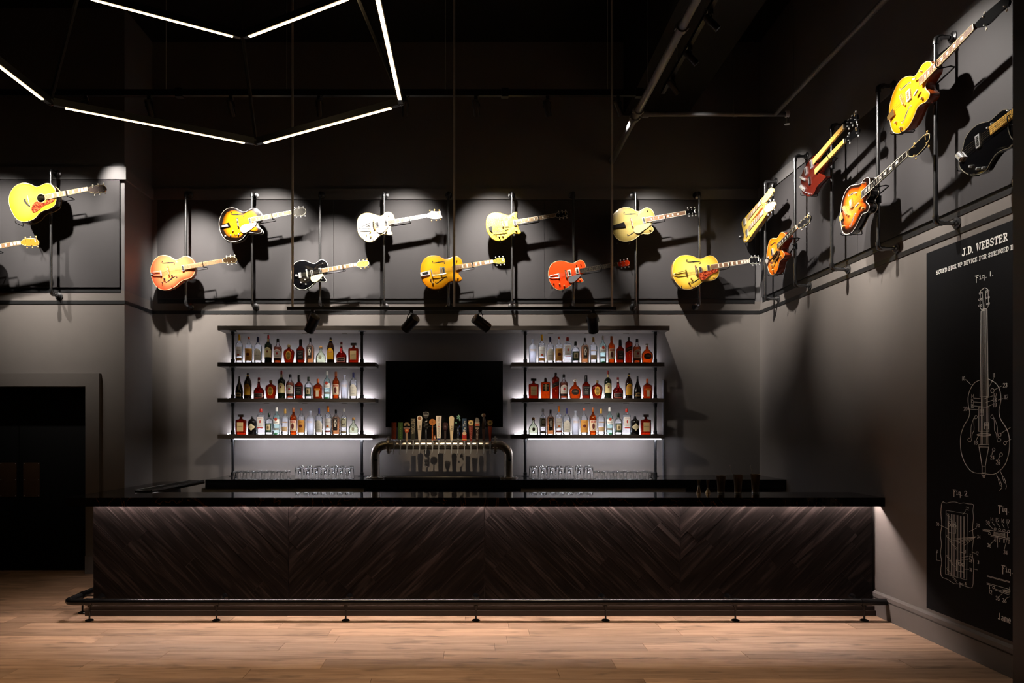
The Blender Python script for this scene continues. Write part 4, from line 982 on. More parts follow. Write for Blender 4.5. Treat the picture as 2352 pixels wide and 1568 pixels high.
part('band', MB().box(hx_(13) - 4 * PXM, hx_(13) + 4 * PXM, TYH - .0125, TYH - .0112, ph(B14(625)), ph(B14(600))), C('#c9b89a'), False, h)
h = part('tap_handle', slab(14, 4.8, 7.6, ph(B14(1050)), ph(B14(620)), .02, ''), C('#3a1c10'), False); part('figure', MB().tube([(hx_(14), TYH, ph(B14(620))), (hx_(14) - .004, TYH, ph(B14(520))), (hx_(14) + .006, TYH, ph(B14(420))), (hx_(14) + .002, TYH, ph(B14(320))), (hx_(14), TYH, ph(B14(250)))], [.02, .023, .026, .02, .011], 10), C('#2c1c10'), True, h)
part('figure_head', MB().ball((hx_(14) + .002, TYH, ph(B14(195))), .022, sx=.95, sy=.9, sz=1.1, seg=12), C('#7a5238'), True, h); part('figure_beak', MB().tube([(hx_(14) - .01, TYH - .006, ph(B14(150))), (hx_(14) - .021, TYH - .008, ph(B14(195))), (hx_(14) - .017, TYH - .008, ph(B14(240)))], [.009, .007, .002], 8), C('#cfc6b4'), True, h)
dt = thing('drip_tray', 'long stainless drip tray below the beer tower taps', 'drip tray', (-.355, 8.62, CT))
obj('pan', MB().box(-1.04, .33, 8.502, 8.72, CT, CT + .006).box(-1.04, .33, 8.502, 8.508, CT + .006, CT + .026).box(-1.04, .33, 8.714, 8.72, CT + .006, CT + .026).box(-1.04, -1.034, 8.508, 8.714, CT + .006, CT + .026).box(.324, .33, 8.508, 8.714, CT + .006, CT + .026), M['steel'], dt, False, True)
g = MB()
for i in range(90): g.box(-1.03 + i * .0151, -1.024 + i * .0151, 8.51, 8.712, CT + .018, CT + .022)
stuff(obj('grille', g, M['steel'], dt, False, True))

# ================================================================ tools on the bar top
BY = 6.93
def onbar(px): return ((px - VPX) * BY / FPX, BY, BT1 + .0003)
brass = pm('tool_brass', (.62, .46, .3), .3, 1, .1, 40)
j = MB().lathe([(.021, 0), (.022, .002), (.008, .068), (.008, .072), (.017, .124), (.0175, .126), (.016, .126), (.007, .074)], 20)
j2 = MB().lathe([(.023, 0), (.024, .002), (.009, .046), (.009, .05), (.015, .124), (.0155, .126), (.014, .126), (.007, .052)], 20)
for px, m, lab in ((1605, j, 'polished metal jigger with long lower cup on the bar top'), (1626, j2, 'polished metal jigger with short lower cup on the bar top')):
    jg = thing('jigger', lab, 'jigger', onbar(px)); obj('cups', m, brass, jg); obj('waist_ring', MB().lathe([(.0095, .066 if px < 1610 else .044), (.011, .07 if px < 1610 else .048), (.0095, .074 if px < 1610 else .052)], 16), M['chrome'], jg)
for px, h, lab in ((1656, .168, 'short metal shaker tin nearest the jiggers'), (1695, .178, 'metal shaker tin between two others on the bar'), (1735, .182, 'metal shaker tin farthest from the jiggers')):
    s = thing('shaker_tin', lab, 'shaker', onbar(px))
    obj('cup', MB().lathe([(.030, 0), (.031, .004), (.034, h * .35), (.044, h - .004), (.0455, h), (.043, h), (.033, h * .35), (.029, .006), (.001, .006)], 24), brass, s)
    obj('base_ring', MB().lathe([(.031, .001), (.0325, .006), (.032, .012)], 24), M['chrome'], s)
for px, dx, lab, tw in ((1695, -.075, 'thin bar spoon leaning in the middle shaker tin', 0), (1735, -.045, 'twisted bar spoon standing in the far shaker tin', 1)):
    x, y, z = onbar(px); p0, p1 = Vector((x + .015, y, z + .012)), Vector((x + dx, y + .01, z + .262))
    s = thing('bar_spoon', lab, 'spoon', p0)
    obj('shaft', MB().tube([p0 + (p1 - p0) * (i / 24) + Vector((.0012 * math.sin(i * 1.6), .0012 * math.cos(i * 1.6), 0)) * tw for i in range(25)], .0022, 6), M['chrome'], s, world=True)
    obj('bowl', MB().ball(p0, .009, sx=1, sy=.4, sz=1.3, seg=10), M['chrome'], s, world=True)
    obj('end_knob', MB().ball(p1, .006, seg=8), M['chrome'], s, world=True)

# ================================================================ guitars
def zc(z): return lambda x, y: (z[0] + x / z[2], z[1] + y / z[2])
def chaikin(pts, q=.2):
    out = []
    for i in range(len(pts)):
        a, b = pts[i], pts[(i + 1) % len(pts)]
        out += [(a[0] + (b[0] - a[0]) * q, a[1] + (b[1] - a[1]) * q), (b[0] + (a[0] - b[0]) * q, b[1] + (a[1] - b[1]) * q)]
    return out
def seg_s(c, p, poly):
    """fraction of the way from c to the outline at which p lies"""
    d = (p[0] - c[0], p[1] - c[1])
    best = 0
    for i in range(len(poly)):
        a, b = poly[i - 1], poly[i]
        ex, ey = b[0] - a[0], b[1] - a[1]
        den = d[0] * ey - d[1] * ex
        if abs(den) < 1e-12: continue
        t = ((a[0] - c[0]) * ey - (a[1] - c[1]) * ex) / den
        u = ((a[0] - c[0]) * d[1] - (a[1] - c[1]) * d[0]) / den
        if t > 0 and 0 <= u <= 1: best = max(best, 1 / t)
    return min(1, best)
RINGS = [(1., 0.), (.992, .0025), (.975, .004), (.93, .2), (.85, .45), (.72, .7), (.55, .88), (.3, .97), (.0, 1.)]
def arch_z(s, arch):
    for (s0, h0), (s1, h1) in zip(RINGS[:-1], RINGS[1:]):
        if s1 <= s <= s0:
            a = h0 if h0 < .01 else h0 * arch; b = h1 if h1 < .01 else h1 * arch
            return a + (b - a) * (s0 - s) / (s0 - s1)
    return arch
def body_mb(out, c, depth, arch):
    n = len(out); mb = MB(); v = []; f = []; rim = []
    for s, h in RINGS[:-1]:
        z = -.003 if s == 1. else (h * arch if h > .01 else h - .0025)
        for p in out:
            v.append((c[0] + (p[0] - c[0]) * s, c[1] + (p[1] - c[1]) * s, z)); rim.append(s)
    v.append((c[0], c[1], arch)); rim.append(0.)
    R_ = len(RINGS) - 1
    ar = sum(out[i - 1][0] * out[i][1] - out[i][0] * out[i - 1][1] for i in range(n))
    def q(*t): return t if ar > 0 else t[::-1]
    for i in range(R_ - 1):
        for k in range(n): f.append(q(i * n + k, i * n + (k + 1) % n, (i + 1) * n + (k + 1) % n, (i + 1) * n + k))
    for k in range(n): f.append(q((R_ - 1) * n + k, (R_ - 1) * n + (k + 1) % n, R_ * n))
    nt = len(f); o = len(v)
    for z, sc in ((-depth + .006, 1.), (-depth, .985)):
        for p in out: v.append((c[0] + (p[0] - c[0]) * sc, c[1] + (p[1] - c[1]) * sc, z)); rim.append(1.)
    for k in range(n):
        k2 = (k + 1) % n
        f.append(q(k2, k, o + k, o + k2)); f.append(q(o + k2, o + k, o + n + k, o + n + k2))
    f.append(tuple(range(o + n, o + 2 * n)) if ar < 0 else tuple(range(o + n, o + 2 * n))[::-1])
    mb.add(v, f); mb.m = [0] * nt + [1] * (len(f) - nt); mb.rim = rim
    return mb
MOUNTS = {}
def guitar(cfg):
    Z = zc(cfg['z']); kind, c0 = cfg['pl']
    ray = (lambda x, y: at(*Z(x, y), c0)) if kind == 'b' else (lambda x, y: atx(*Z(x, y), c0))
    nrm = Vector((0, -1, 0)) if kind == 'b' else Vector((-1, 0, 0))
    O = ray(*cfg['ax'][0]); ex = (ray(*cfg['ax'][1]) - O).normalized(); ey = nrm.cross(ex)
    mat = Matrix(((ex.x, ey.x, nrm.x, O.x), (ex.y, ey.y, nrm.y, O.y), (ex.z, ey.z, nrm.z, O.z), (0, 0, 0, 1)))
    def uv(x, y):
        d = ray(x, y) - O; return (d.dot(ex), d.dot(ey))
    g = thing(cfg['name'], cfg['label'], cfg.get('cat', 'guitar'), mat, cfg.get('group'))
    cfg['_m'] = mat
    ctl = [uv(*p) for p in cfg['out']]
    out = cr(ctl, 4) if not cfg.get('hard') else cr(ctl, 2)
    c = uv(*cfg['c']); arch = cfg.get('arch', .012); dep = cfg.get('depth', .08)
    def sz(p): return arch_z(seg_s(c, p, out), arch)
    body = obj('body', body_mb(out, c, dep, arch), [cfg['top'], cfg.get('side', cfg['top'])], g, ang=42)
    if cfg.get('bind'):
        obj('binding', MB().tube([(p[0], p[1], -.001) for p in out], .0027, 6, closed=True), cfg['bind'], g)
        if cfg.get('bind2'): obj('binding', MB().tube([(p[0], p[1], -dep + .004) for p in out], .003, 6, closed=True), cfg['bind'], g)
    for nk in cfg['necks']:
        p0, p1, w0, w1, board = uv(*nk['a']), uv(*nk['b']), nk.get('w0', .055), nk.get('w1', .043), nk['board']
        d = Vector((p1[0] - p0[0], p1[1] - p0[1])); L = d.length; d /= L; q = Vector((-d.y, d.x))
        zt = nk.get('z', arch + .010)
        def np_(t, s, z): 
            wv = (w0 + (w1 - w0) * t) / 2; return (p0[0] + d.x * L * t + q.x * wv * s, p0[1] + d.y * L * t + q.y * wv * s, z)
        sec = [(1, 0), (1, -.004), (.86, -.014), (.45, -.022), (-.45, -.022), (-.86, -.014), (-1, -.004), (-1, 0)]
        t0 = nk.get('t0', .22)
        v = [np_(t, s, zt - .0065 + z) for t in (t0, 1.0) for s, z in sec]; n8 = len(sec)
        obj('neck', MB().add(v, [tuple(range(n8))[::-1], tuple(range(n8, 2 * n8))] + [(i, (i + 1) % n8, (i + 1) % n8 + n8, i + n8) for i in range(n8)]), nk.get('back', cfg.get('side', cfg['top'])), g, ang=60)
        fb = obj('fretboard', MB().add([np_(t, s, z) for t in (0, 1) for s, z in ((1, zt - .006), (-1, zt - .006), (-.97, zt), (.97, zt))],
                 [(0, 1, 2, 3), (4, 7, 6, 5), (3, 2, 6, 7), (0, 4, 5, 1), (1, 5, 6, 2), (0, 3, 7, 4)]), board, g, False)
        if nk.get('edge'):
            m = MB()
            for s in (1, -1): m.add([np_(t, s * k, z) for t in (0, 1) for k, z in ((1.0, zt - .006), (1.09, zt - .006), (1.09, zt + .0006), (1.0, zt + .0006))], [(0, 1, 2, 3), (4, 7, 6, 5), (3, 2, 6, 7), (1, 5, 6, 2), (0, 4, 5, 1), (0, 3, 7, 4)])
            obj('fretboard_binding', m, nk['edge'], fb, False)
        SL = nk.get('scale', 1.42 * L); fr_ = MB(); pos = []
        for i in range(0, 23):
            u = SL * (1 - 2 ** (-i / 12)); t = 1 - u / L
            pos.append(t)
            if i and 0.005 < t: fr_.add([np_(t + e, s, z) for e in (-.0014 / L * .6, .0014 / L * .6) for s, z in ((.98, zt), (-.98, zt), (-.98, zt + .0012), (.98, zt + .0012))], [(0, 1, 2, 3), (4, 7, 6, 5), (3, 2, 6, 7), (0, 4, 5, 1), (1, 5, 6, 2), (0, 3, 7, 4)])
        stuff(obj('frets', fr_, nk.get('fretmat', C('#d8cfae', .25, .8)), fb, False))
        inl = nk.get('inlay')
        if inl:
            m = MB()
            for i in ((3, 5, 7, 9, 12, 15, 17) if inl != 'many' else (1, 2, 3, 5, 7, 9, 12, 15)):
                if i < len(pos) and pos[i] > .02:
                    a, b = pos[i - 1], pos[i]; mid = (a + b) / 2; hw = abs(a - b) / 2 * (.72 if inl != 'dot' else .0); ww = .8
                    if inl == 'thumb': hw *= .8; ww = .45
                    if inl == 'dot':
                        c3 = np_(mid, 0, zt + .0003); m.lathe([(.0035, 0), (.0035, .0006)], 10, c3)
                    else: m.add([np_(mid + e, s * ww, zt + .0008) for e, s in ((-hw, -1), (hw, -1), (hw, 1), (-hw, 1))], [(0, 1, 2, 3)] if True else [])
            if m.v: stuff(obj('inlays', m, nk.get('inlaymat', M['pearl']), fb, False))
        # nut
        obj('nut', MB().add([np_(t, s, z) for t in (1.0, 1.0 + .005 / L) for s, z in ((1, zt - .004), (-1, zt - .004), (-1, zt + .003), (1, zt + .003))], [(0, 1, 2, 3), (4, 7, 6, 5), (3, 2, 6, 7), (0, 4, 5, 1), (1, 5, 6, 2), (0, 3, 7, 4)]), M['ivory'], g, False)
        if 'head' in nk:
            hd = [uv(*p) for p in nk['head']]; zh = zt - .008
            hs = chaikin(chaikin(hd, .16), .25); hx0 = sum(p[0] for p in hd) / len(hd); hy0 = sum(p[1] for p in hd) / len(hd)
            ho = obj('headstock', MB().prism(hs, zh - .016, zh), nk.get('headmat', M['blackgloss']), g, ang=50)
            if nk.get('headbind'): obj('headstock_binding', MB().tube([(p[0], p[1], zh) for p in hs], .0022, 5, closed=True), nk['headbind'], ho)
            # along-axis coordinates of the head
            T = [((p[0] - p1[0]) * d.x + (p[1] - p1[1]) * d.y, (p[0] - p1[0]) * q.x + (p[1] - p1[1]) * q.y) for p in hs]
            tmax = max(t for t, _ in T)
            npeg = nk.get('pegs', 3); pmm = nk.get('pegmat', M['chrome']); sides = nk.get('sides', (1, -1))
            for s in sides:
                for i in range(npeg):
                    t = tmax * (.30 + .58 * i / max(1, npeg - 1)) if npeg < 6 else tmax * (.15 + .75 * i / (npeg - 1))
                    near = [w for tt, w in T if abs(tt - t) < tmax * .2] or [0.02 * s]
                    e = max(near) if s > 0 else min(near)
                    P3 = lambda tt, ww, z: (p1[0] + d.x * tt + q.x * ww, p1[1] + d.y * tt + q.y * ww, z)
                    pg = MB().cyl(P3(t, e - s * .014, zh), P3(t, e - s * .014, zh + .010), .0042, 8).cyl(P3(t, e - s * .004, zh - .008), P3(t, e + s * .009, zh - .008), .0025, 6)
                    pc = P3(t, e + s * .014, zh - .008); pg.ball(pc, .0095 if npeg < 4 or npeg > 4 else .013, sx=1, sy=.95, sz=.6, seg=8, rings=6)
                    obj('tuning_peg', pg, pmm, g)
            if nk.get('logo'):
                tl = tmax * .82; obj('head_inlay', MB().obox((p1[0] + d.x * tl, p1[1] + d.y * tl, zh + .0006), (d.x * .005, d.y * .005, 0), (q.x * .018, q.y * .018, 0), (0, 0, .0006)), nk['logo'], ho, False)
        if nk.get('tail'):
            tp_ = uv(*nk['tail']); ns = nk.get('ns', 6); m = MB(); zs = zt + .006
            for i in range(ns):
                s = (i / (ns - 1) - .5) * 2; a = (tp_[0] + q.x * s * w0 * .38, tp_[1] + q.y * s * w0 * .38, nk.get('tz', arch + .014)); b = np_(1.0, s * .8, zt + .0032)
                m.tube([a, b], .00075 if ns > 4 else .0011, 4, False)
            stuff(obj('strings', m, C('#cfc6ae', .25, .9), g, False))
    for ft in cfg.get('feats', []):
        k = ft[0]
        if k == 'f':
            a, b = Vector(uv(*ft[1])), Vector(uv(*ft[2])); d = b - a; L = d.length; d /= L; q = Vector((-d.y, d.x)) * (ft[3] if len(ft) > 3 else 1)
            prof = [(.02, .05, .018), (.005, -.01, .03), (.05, -.06, .045), (.2, -.06, .06), (.4, -.02, .075), (.5, 0, .11), (.6, .02, .075), (.8, .06, .06), (.95, .06, .045), (.995, .01, .03), (.98, -.05, .018)]
            pts = cr([(x, y) for x, y, _ in prof], 3, False); ws = []
            for i in range(len(pts)):
                j = min(i / 3, len(prof) - 1.001); i0 = int(j); ws.append((prof[i0][2] + (prof[i0 + 1][2] - prof[i0][2]) * (j - i0)) * L)
            m = MB(); P = [a + d * L * x + q * L * y for x, y in pts]; V = []
            for i, p in enumerate(P):
                t = (P[min(i + 1, len(P) - 1)] - P[max(i - 1, 0)]).normalized(); pq = Vector((-t.y, t.x)) * ws[i] / 2
                for e in (p + pq, p - pq): V.append((e.x, e.y, sz((e.x, e.y)) + .0012))
            m.add(V, [(2 * i, 2 * i + 1, 2 * i + 3, 2 * i + 2) for i in range(len(P) - 1)])
            for x, y in ((.035, .055), (.965, -.055)):
                p = a + d * L * x + q * L * y; n0 = len(m.v); rr = .042 * L
                m.add([(p.x + rr * math.cos(R(30 * i)), p.y + rr * math.sin(R(30 * i)), sz((p.x, p.y)) + .0013) for i in range(12)], [tuple(range(12))])
            o = obj('f_hole', m, M['dark'], g, False)
            if cfg.get('fbind'):
                obj('f_hole_binding', MB().tube([V[2 * i] for i in range(len(P))] + [V[2 * i + 1] for i in range(len(P))][::-1], .0016, 4, closed=True), cfg['fbind'], o)
        elif k == 'pu':      # pickup: centre, mount material, face material
            p = uv(*ft[1]); L_, W_ = ft[4] if len(ft) > 4 else (.036, .084); z0 = sz(p)
            o = obj('pickup', MB().box(p[0] - L_ / 2, p[0] + L_ / 2, p[1] - W_ / 2, p[1] + W_ / 2, z0 - .004, arch + .012), ft[2], g, False)
            m = MB()
            for i in range(6):
                y = p[1] + (i / 5 - .5) * W_ * .66
                m.box(p[0] - L_ * .26, p[0] + L_ * .26, y - W_ * .035, y + W_ * .035, arch + .012, arch + .0145)
            stuff(obj('pole_pieces', m, ft[3], o, False))
        elif k == 'kn':
            p = uv(*ft[1]); z0 = sz(p); rr = ft[3] if len(ft) > 3 else .0105
            obj('knob', MB().lathe([(rr * 1.05, 0), (rr, .004), (rr * .92, .016), (rr * .75, .0185), (.001, .0185)], 14, (p[0], p[1], z0)), ft[2], g)
        elif k == 'br':
            a, b = Vector(uv(*ft[1])), Vector(uv(*ft[2])); mid = (a + b) / 2; d = (b - a) / 2; t = d.normalized(); q = Vector((-t.y, t.x)) * (.006 if len(ft) < 5 else ft[4])
            obj('bridge', MB().obox((mid.x, mid.y, arch + .006), (d.x, d.y, 0), (q.x * 1.5, q.y * 1.5, 0), (0, 0, .006)).obox((mid.x, mid.y, arch + .017), (d.x * .8, d.y * .8, 0), (q.x, q.y, 0), (0, 0, .005)), ft[3], g, False)
            m = MB()
            for i in range(6):
                p = mid + d * ((i / 5 - .5) * 1.3); m.box(p.x - .007, p.x + .007, p.y - .003, p.y + .003, arch + .02, arch + .025)
            stuff(obj('saddles', m, C('#e8e2d0', .3, .6), g, False))
        elif k == 'trap':    # trapeze tailpiece: butt, bar centre
            a, b = Vector(uv(*ft[1])), Vector(uv(*ft[2])); hw = .034
            m = MB().box(b.x - .008, b.x + .008, b.y - hw, b.y + hw, arch + .006, arch + .018)
            for s in (1, -1): m.tube([(a.x, a.y + s * .008, .004), ((a.x * .7 + b.x * .3), a.y * .7 + b.y * .3 + s * .018, arch * .8 + .008), (b.x, b.y + s * .022, arch + .012)], .0042, 8)
            m.box(a.x - .004, a.x + .014, a.y - .013, a.y + .013, -.02, .008)
            obj('tailpiece', m, ft[3], g)
        elif k == 'plate':   # flat plate tailpiece / pickguard: polygon, material, height
            pl = [uv(*p) for p in ft[2]]; zz = ft[4] if len(ft) > 4 else arch + .006
            o = obj(ft[1], MB().prism(cr(pl, 3) if ft[1] in ('pickguard', 'armrest') else pl, zz - .0035, zz), ft[3], g, ang=50)
            if len(ft) > 5:
                cx = sum(p[0] for p in pl) / len(pl); cy = sum(p[1] for p in pl) / len(pl)
                obj('plate_inlay', MB().prism([(cx + (p[0] - cx) * .6, cy + (p[1] - cy) * .6) for p in pl], zz, zz + .001), ft[5], o, False)
        elif k == 'rod':
            pts = [(*uv(*p), arch + (.022 if ft[1] != 'saddle' else .008)) for p in ft[2]]; obj(ft[1], MB().tube(pts, ft[4] if len(ft) > 4 else .0035, 8), ft[3], g)
        elif k == 'hole':
            p = uv(*ft[1]); rr = ft[2]
            obj('sound_hole', MB().lathe([(.001, 0), (rr, 0)], 28, (p[0], p[1], sz(p) + .0008)), C('#2c160c'), g)
            obj('rosette', MB().tube([(p[0] + rr * 1.06 * math.cos(R(15 * i)), p[1] + rr * 1.06 * math.sin(R(15 * i)), sz(p) + .001) for i in range(24)], .003, 5, closed=True), M['cream'], g)
    # wall hanger hardware positions for the pipe mount
    hk = [uv(*p) for p in cfg.get('hooks', [])]; lp = uv(*cfg['loop']) if cfg.get('loop') else None
    MOUNTS.setdefault(cfg['pole'], []).append((mat, hk, lp, dep, cfg['necks'][0].get('z', arch + .01)))
    return g
Z2, Z3, Z4, Z5, Z6, Z7 = (330, 420, 5.2275), (640, 430, 5.2275), (940, 430, 5.2275), (1240, 430, 5.2275), (1520, 420, 5.2275), (1680, 230, 5.2275)
Z1, Z8, ZB = (0, 360, 3.9211), (1900, 0, 4.6128), (1820, 260, 3.733)
PB, PL_, PRW = ('b', 9.02), ('b', 8.255), ('r', 3.43)
lac = lambda h, r=.22: pm('lac_%s_%d' % (h[1:], r * 100), dk(h), r, 0, .05, 40, .5, .5)
pinko = burst('coral_lacquer', '#ee8a4e', '#e87244', '#cc5032', (.3, .7, .98))
amberL = burst('amber_lacquer', '#f4b71e', '#efa414', '#dc8408', (.3, .75, .98))
natural = burst('natural_lacquer', '#f6dd72', '#f1cd4c', '#d8a42c', (.3, .8, .98))
spruce = burst('spruce_lacquer', '#f5c83c', '#f2bc26', '#e09a14', (.3, .8, .98))
orangeL = burst('orange_lacquer', '#f08a1a', '#ea7a10', '#cf5c06', (.3, .8, .98))
CH, GD, BK = M['chrome'], M['gold'], M['dark']
GRP = 'guitars displayed on the pipe mounts'
G = []
G.append(dict(name='archtop_guitar', label='orange-pink hollow body archtop guitar with trapeze tailpiece on the pipe mount', z=Z2, pl=PB, pole=427, ax=((86, 1092), (955, 938)), c=(360, 1065), depth=.085, arch=.014, top=pinko, side=lac('#c65a30'), bind=M['cream'],
  out=[(83, 1040), (97, 980), (130, 922), (180, 882), (245, 868), (308, 880), (350, 904), (390, 922), (430, 910), (470, 886), (520, 877), (568, 898), (602, 943), (617, 1000), (614, 1060), (592, 1112), (545, 1145), (480, 1164), (430, 1196), (380, 1242), (330, 1268), (270, 1283), (205, 1278), (150, 1243), (112, 1180), (90, 1115)],
  necks=[dict(a=(492, 1020), b=(955, 938), board=M['ltwood'], edge=M['cream'], inlay='dot', inlaymat=M['ebony'], head=[(958, 915), (990, 900), (1010, 890), (1098, 888), (1128, 918), (1108, 960), (1010, 968), (962, 958)], headmat=C('#3a2a18', .25, 0, .5), headbind=M['cream'], pegmat=M['ivory'], tail=(220, 1075))],
  feats=[('f', (222, 952), (378, 970)), ('f', (262, 1192), (404, 1125)), ('trap', (90, 1092), (218, 1088), CH), ('br', (297, 998), (318, 1120), C('#c9a050', .3, .6)), ('pu', (480, 1028), CH, BK, (.026, .07)), ('kn', (255, 1155), BK), ('kn', (348, 1118), BK), ('kn', (230, 1200), BK, .006)], hooks=[(178, 1262), (350, 1250)], loop=(715, 980)))
sunb = burst('sunburst_yellow', '#f6b010', '#e98a06', '#160c07', (.5, .72, .88))
G.append(dict(name='archtop_guitar', label='sunburst archtop guitar with cream pickguard and cutaway on the pipe mount', z=Z2, pl=PB, pole=579, ax=((910, 520), (1772, 360)), c=(1165, 478), depth=.08, arch=.014, top=sunb, side=lac('#1c1009'), bind=M['ivory'], bind2=1,
  out=[(906, 475), (917, 418), (943, 360), (985, 318), (1045, 299), (1105, 306), (1160, 334), (1200, 348), (1242, 338), (1285, 312), (1330, 303), (1372, 320), (1402, 358), (1413, 400), (1400, 440), (1375, 468), (1372, 500), (1393, 532), (1418, 565), (1412, 593), (1372, 604), (1320, 598), (1270, 592), (1235, 606), (1210, 640), (1175, 675), (1120, 699), (1050, 700), (990, 680), (950, 640), (922, 585), (910, 530)],
  necks=[dict(a=(1300, 448), b=(1772, 360), board=M['ltwood'], edge=M['ivory'], inlay='thumb', head=[(1772, 342), (1812, 325), (1835, 305), (1935, 302), (1954, 345), (1935, 388), (1832, 408), (1802, 386), (1774, 374)], headmat=C('#c9c4ba', .15, .9), headbind=M['ivory'], tail=(1040, 498))],  # headstock silver: reflected light put into the colour of a dark head
  feats=[('f', (1052, 370), (1208, 398)), ('f', (1095, 632), (1220, 580)), ('plate', 'tailpiece', [(916, 520), (1030, 478), (1052, 535), (922, 545)], lac('#15110e'), .02, CH), ('br', (1130, 428), (1148, 545), C('#cfc8b8', .2, .9)), ('pu', (1283, 458), CH, BK, (.03, .07)),
         ('plate', 'pickguard', [(1172, 532), (1205, 506), (1290, 490), (1356, 476), (1345, 520), (1290, 562), (1235, 600), (1195, 604), (1165, 572)], M['cream'], .019), ('kn', (985, 640), CH), ('kn', (1050, 632), CH), ('kn', (1080, 580), GD), ('kn', (1145, 622), CH)], hooks=[(1000, 690), (1190, 668)], loop=(1540, 402)))
G.append(dict(name='electric_guitar', label='gloss black single cutaway electric guitar with cream pickguard on the pipe mount', z=Z3, pl=PB, pole=735, ax=((152, 1070), (935, 932)), c=(385, 1040), depth=.05, arch=.01, top=lac('#08080a', .12), bind=M['ivory'],
  out=[(150, 1040), (160, 975), (190, 915), (250, 884), (320, 882), (380, 905), (430, 917), (468, 896), (502, 871), (545, 876), (580, 910), (594, 960), (585, 1005), (556, 1030), (540, 1050), (550, 1085), (574, 1116), (550, 1136), (500, 1126), (450, 1132), (410, 1168), (360, 1205), (300, 1229), (242, 1220), (200, 1190), (170, 1142), (153, 1090)],
  necks=[dict(a=(522, 1004), b=(935, 932), board=M['ltwood'], edge=M['ivory'], inlay='many', w0=.05, w1=.041, head=[(937, 915), (962, 892), (1072, 880), (1090, 910), (1074, 948), (972, 963), (937, 948)], headmat=C('#d9b050', .25, 0, .4), headbind=M['ivory'], pegmat=GD, pegs=3, tail=(262, 1056))],
  feats=[('br', (335, 988), (352, 1098), CH), ('pu', (402, 1030), CH, BK, (.03, .065)), ('pu', (500, 1004), CH, BK, (.026, .065)), ('plate', 'tailpiece', [(240, 1030), (272, 1025), (278, 1088), (248, 1092)], CH, .022),
         ('plate', 'pickguard', [(386, 1092), (412, 1066), (535, 1040), (505, 1098), (450, 1138), (406, 1134)], M['cream'], .016), ('kn', (320, 1112), CH), ('kn', (272, 1146), CH), ('kn', (330, 1166), CH), ('kn', (216, 1062), CH, .016), ('kn', (530, 916), CH, .006), ('kn', (516, 1100), CH, .009)], hooks=[(205, 1205), (350, 1220)], loop=(770, 960)))
G.append(dict(name='electric_guitar', label='white and gold single cutaway guitar with V shaped tailpiece on the pipe mount', z=Z3, pl=PB, pole=882, ax=((946, 490), (1770, 346)), c=(1185, 452), depth=.05, arch=.01, top=M['white'], bind=C('#e8cf80', .3),
  out=[(944, 430), (956, 370), (985, 332), (1040, 309), (1100, 311), (1160, 330), (1215, 344), (1250, 335), (1285, 302), (1330, 298), (1370, 325), (1389, 372), (1386, 425), (1362, 452), (1342, 472), (1340, 505), (1352, 538), (1364, 560), (1330, 571), (1280, 560), (1230, 566), (1190, 600), (1150, 638), (1090, 654), (1030, 635), (985, 590), (955, 540)],
  necks=[dict(a=(1317, 428), b=(1770, 346), board=C('#8a8078', .3), edge=M['ivory'], inlay='many', w0=.05, w1=.041, head=[(1772, 327), (1812, 310), (1832, 287), (1900, 297), (1948, 286), (1944, 312), (1970, 368), (1938, 376), (1900, 384), (1842, 383), (1802, 366), (1774, 360)], headmat=M['white'], pegmat=GD, tail=(1090, 470), logo=GD)],
  feats=[('rod', 'tailpiece', [(972, 497), (1035, 468), (1098, 438), (1088, 470), (1108, 506), (1040, 508), (972, 503)], M['ebony'], .004), ('br', (1142, 402), (1162, 522), GD), ('pu', (1190, 450), CH, BK, (.034, .075)), ('pu', (1292, 430), CH, BK, (.034, .07)),
         ('plate', 'pickguard', [(1180, 492), (1212, 467), (1325, 456), (1292, 510), (1240, 550), (1196, 546), (1175, 522)], C('#e8d9a8', .25), .016), ('kn', (1105, 540), GD), ('kn', (1055, 576), GD), ('kn', (1110, 598), GD), ('kn', (1296, 530), GD), ('kn', (1320, 350), BK, .006)], hooks=[(1018, 628), (1138, 642)], loop=(1563, 385)))
G.append(dict(name='archtop_guitar', label='amber hollow body guitar with white lyre plate vibrato tailpiece on the pipe mount', z=Z4, pl=PB, pole=1030, ax=((134, 1045), (1000, 895)), c=(400, 1000), depth=.075, arch=.013, top=amberL, side=lac('#c07410'),
  out=[(134, 990), (146, 922), (180, 862), (230, 827), (295, 816), (358, 826), (400, 850), (440, 861), (482, 850), (530, 829), (580, 829), (620, 860), (640, 908), (642, 965), (620, 1000), (598, 1015), (594, 1035), (606, 1060), (632, 1090), (626, 1113), (590, 1131), (540, 1126), (490, 1132), (440, 1170), (400, 1204), (340, 1224), (272, 1220), (210, 1190), (170, 1142), (145, 1092)],
  necks=[dict(a=(556, 968), b=(1000, 895), board=M['ltwood'], edge=M['cream'], inlay='many', head=[(1002, 880), (1032, 866), (1052, 850), (1143, 847), (1158, 913), (1075, 923), (1050, 918), (1005, 910)], headmat=C('#8f8a3c', .3, .3, .4), pegmat=CH, tail=(285, 1030), logo=M['pearl'])],
  feats=[('f', (275, 900), (428, 908)), ('f', (316, 1150), (455, 1082)), ('plate', 'tailpiece', [(132, 1028), (245, 1000), (252, 1052), (140, 1074)], C('#e2ddd6', .2, .3), .024, BK), ('rod', 'vibrato_arm', [(285, 1062), (330, 1062), (400, 1050), (445, 1040)], CH, .004), ('rod', 'vibrato_bar', [(262, 995), (285, 1080)], CH, .008),
         ('br', (372, 962), (388, 1060), CH), ('pu', (412, 1000), CH, BK, (.036, .08)), ('pu', (536, 978), CH, BK, (.026, .07)), ('kn', (258, 1102), GD), ('kn', (282, 1150), GD), ('kn', (586, 1092), GD), ('kn', (573, 886), BK, .006)], hooks=[(212, 1212), (345, 1232)], loop=(755, 932)))
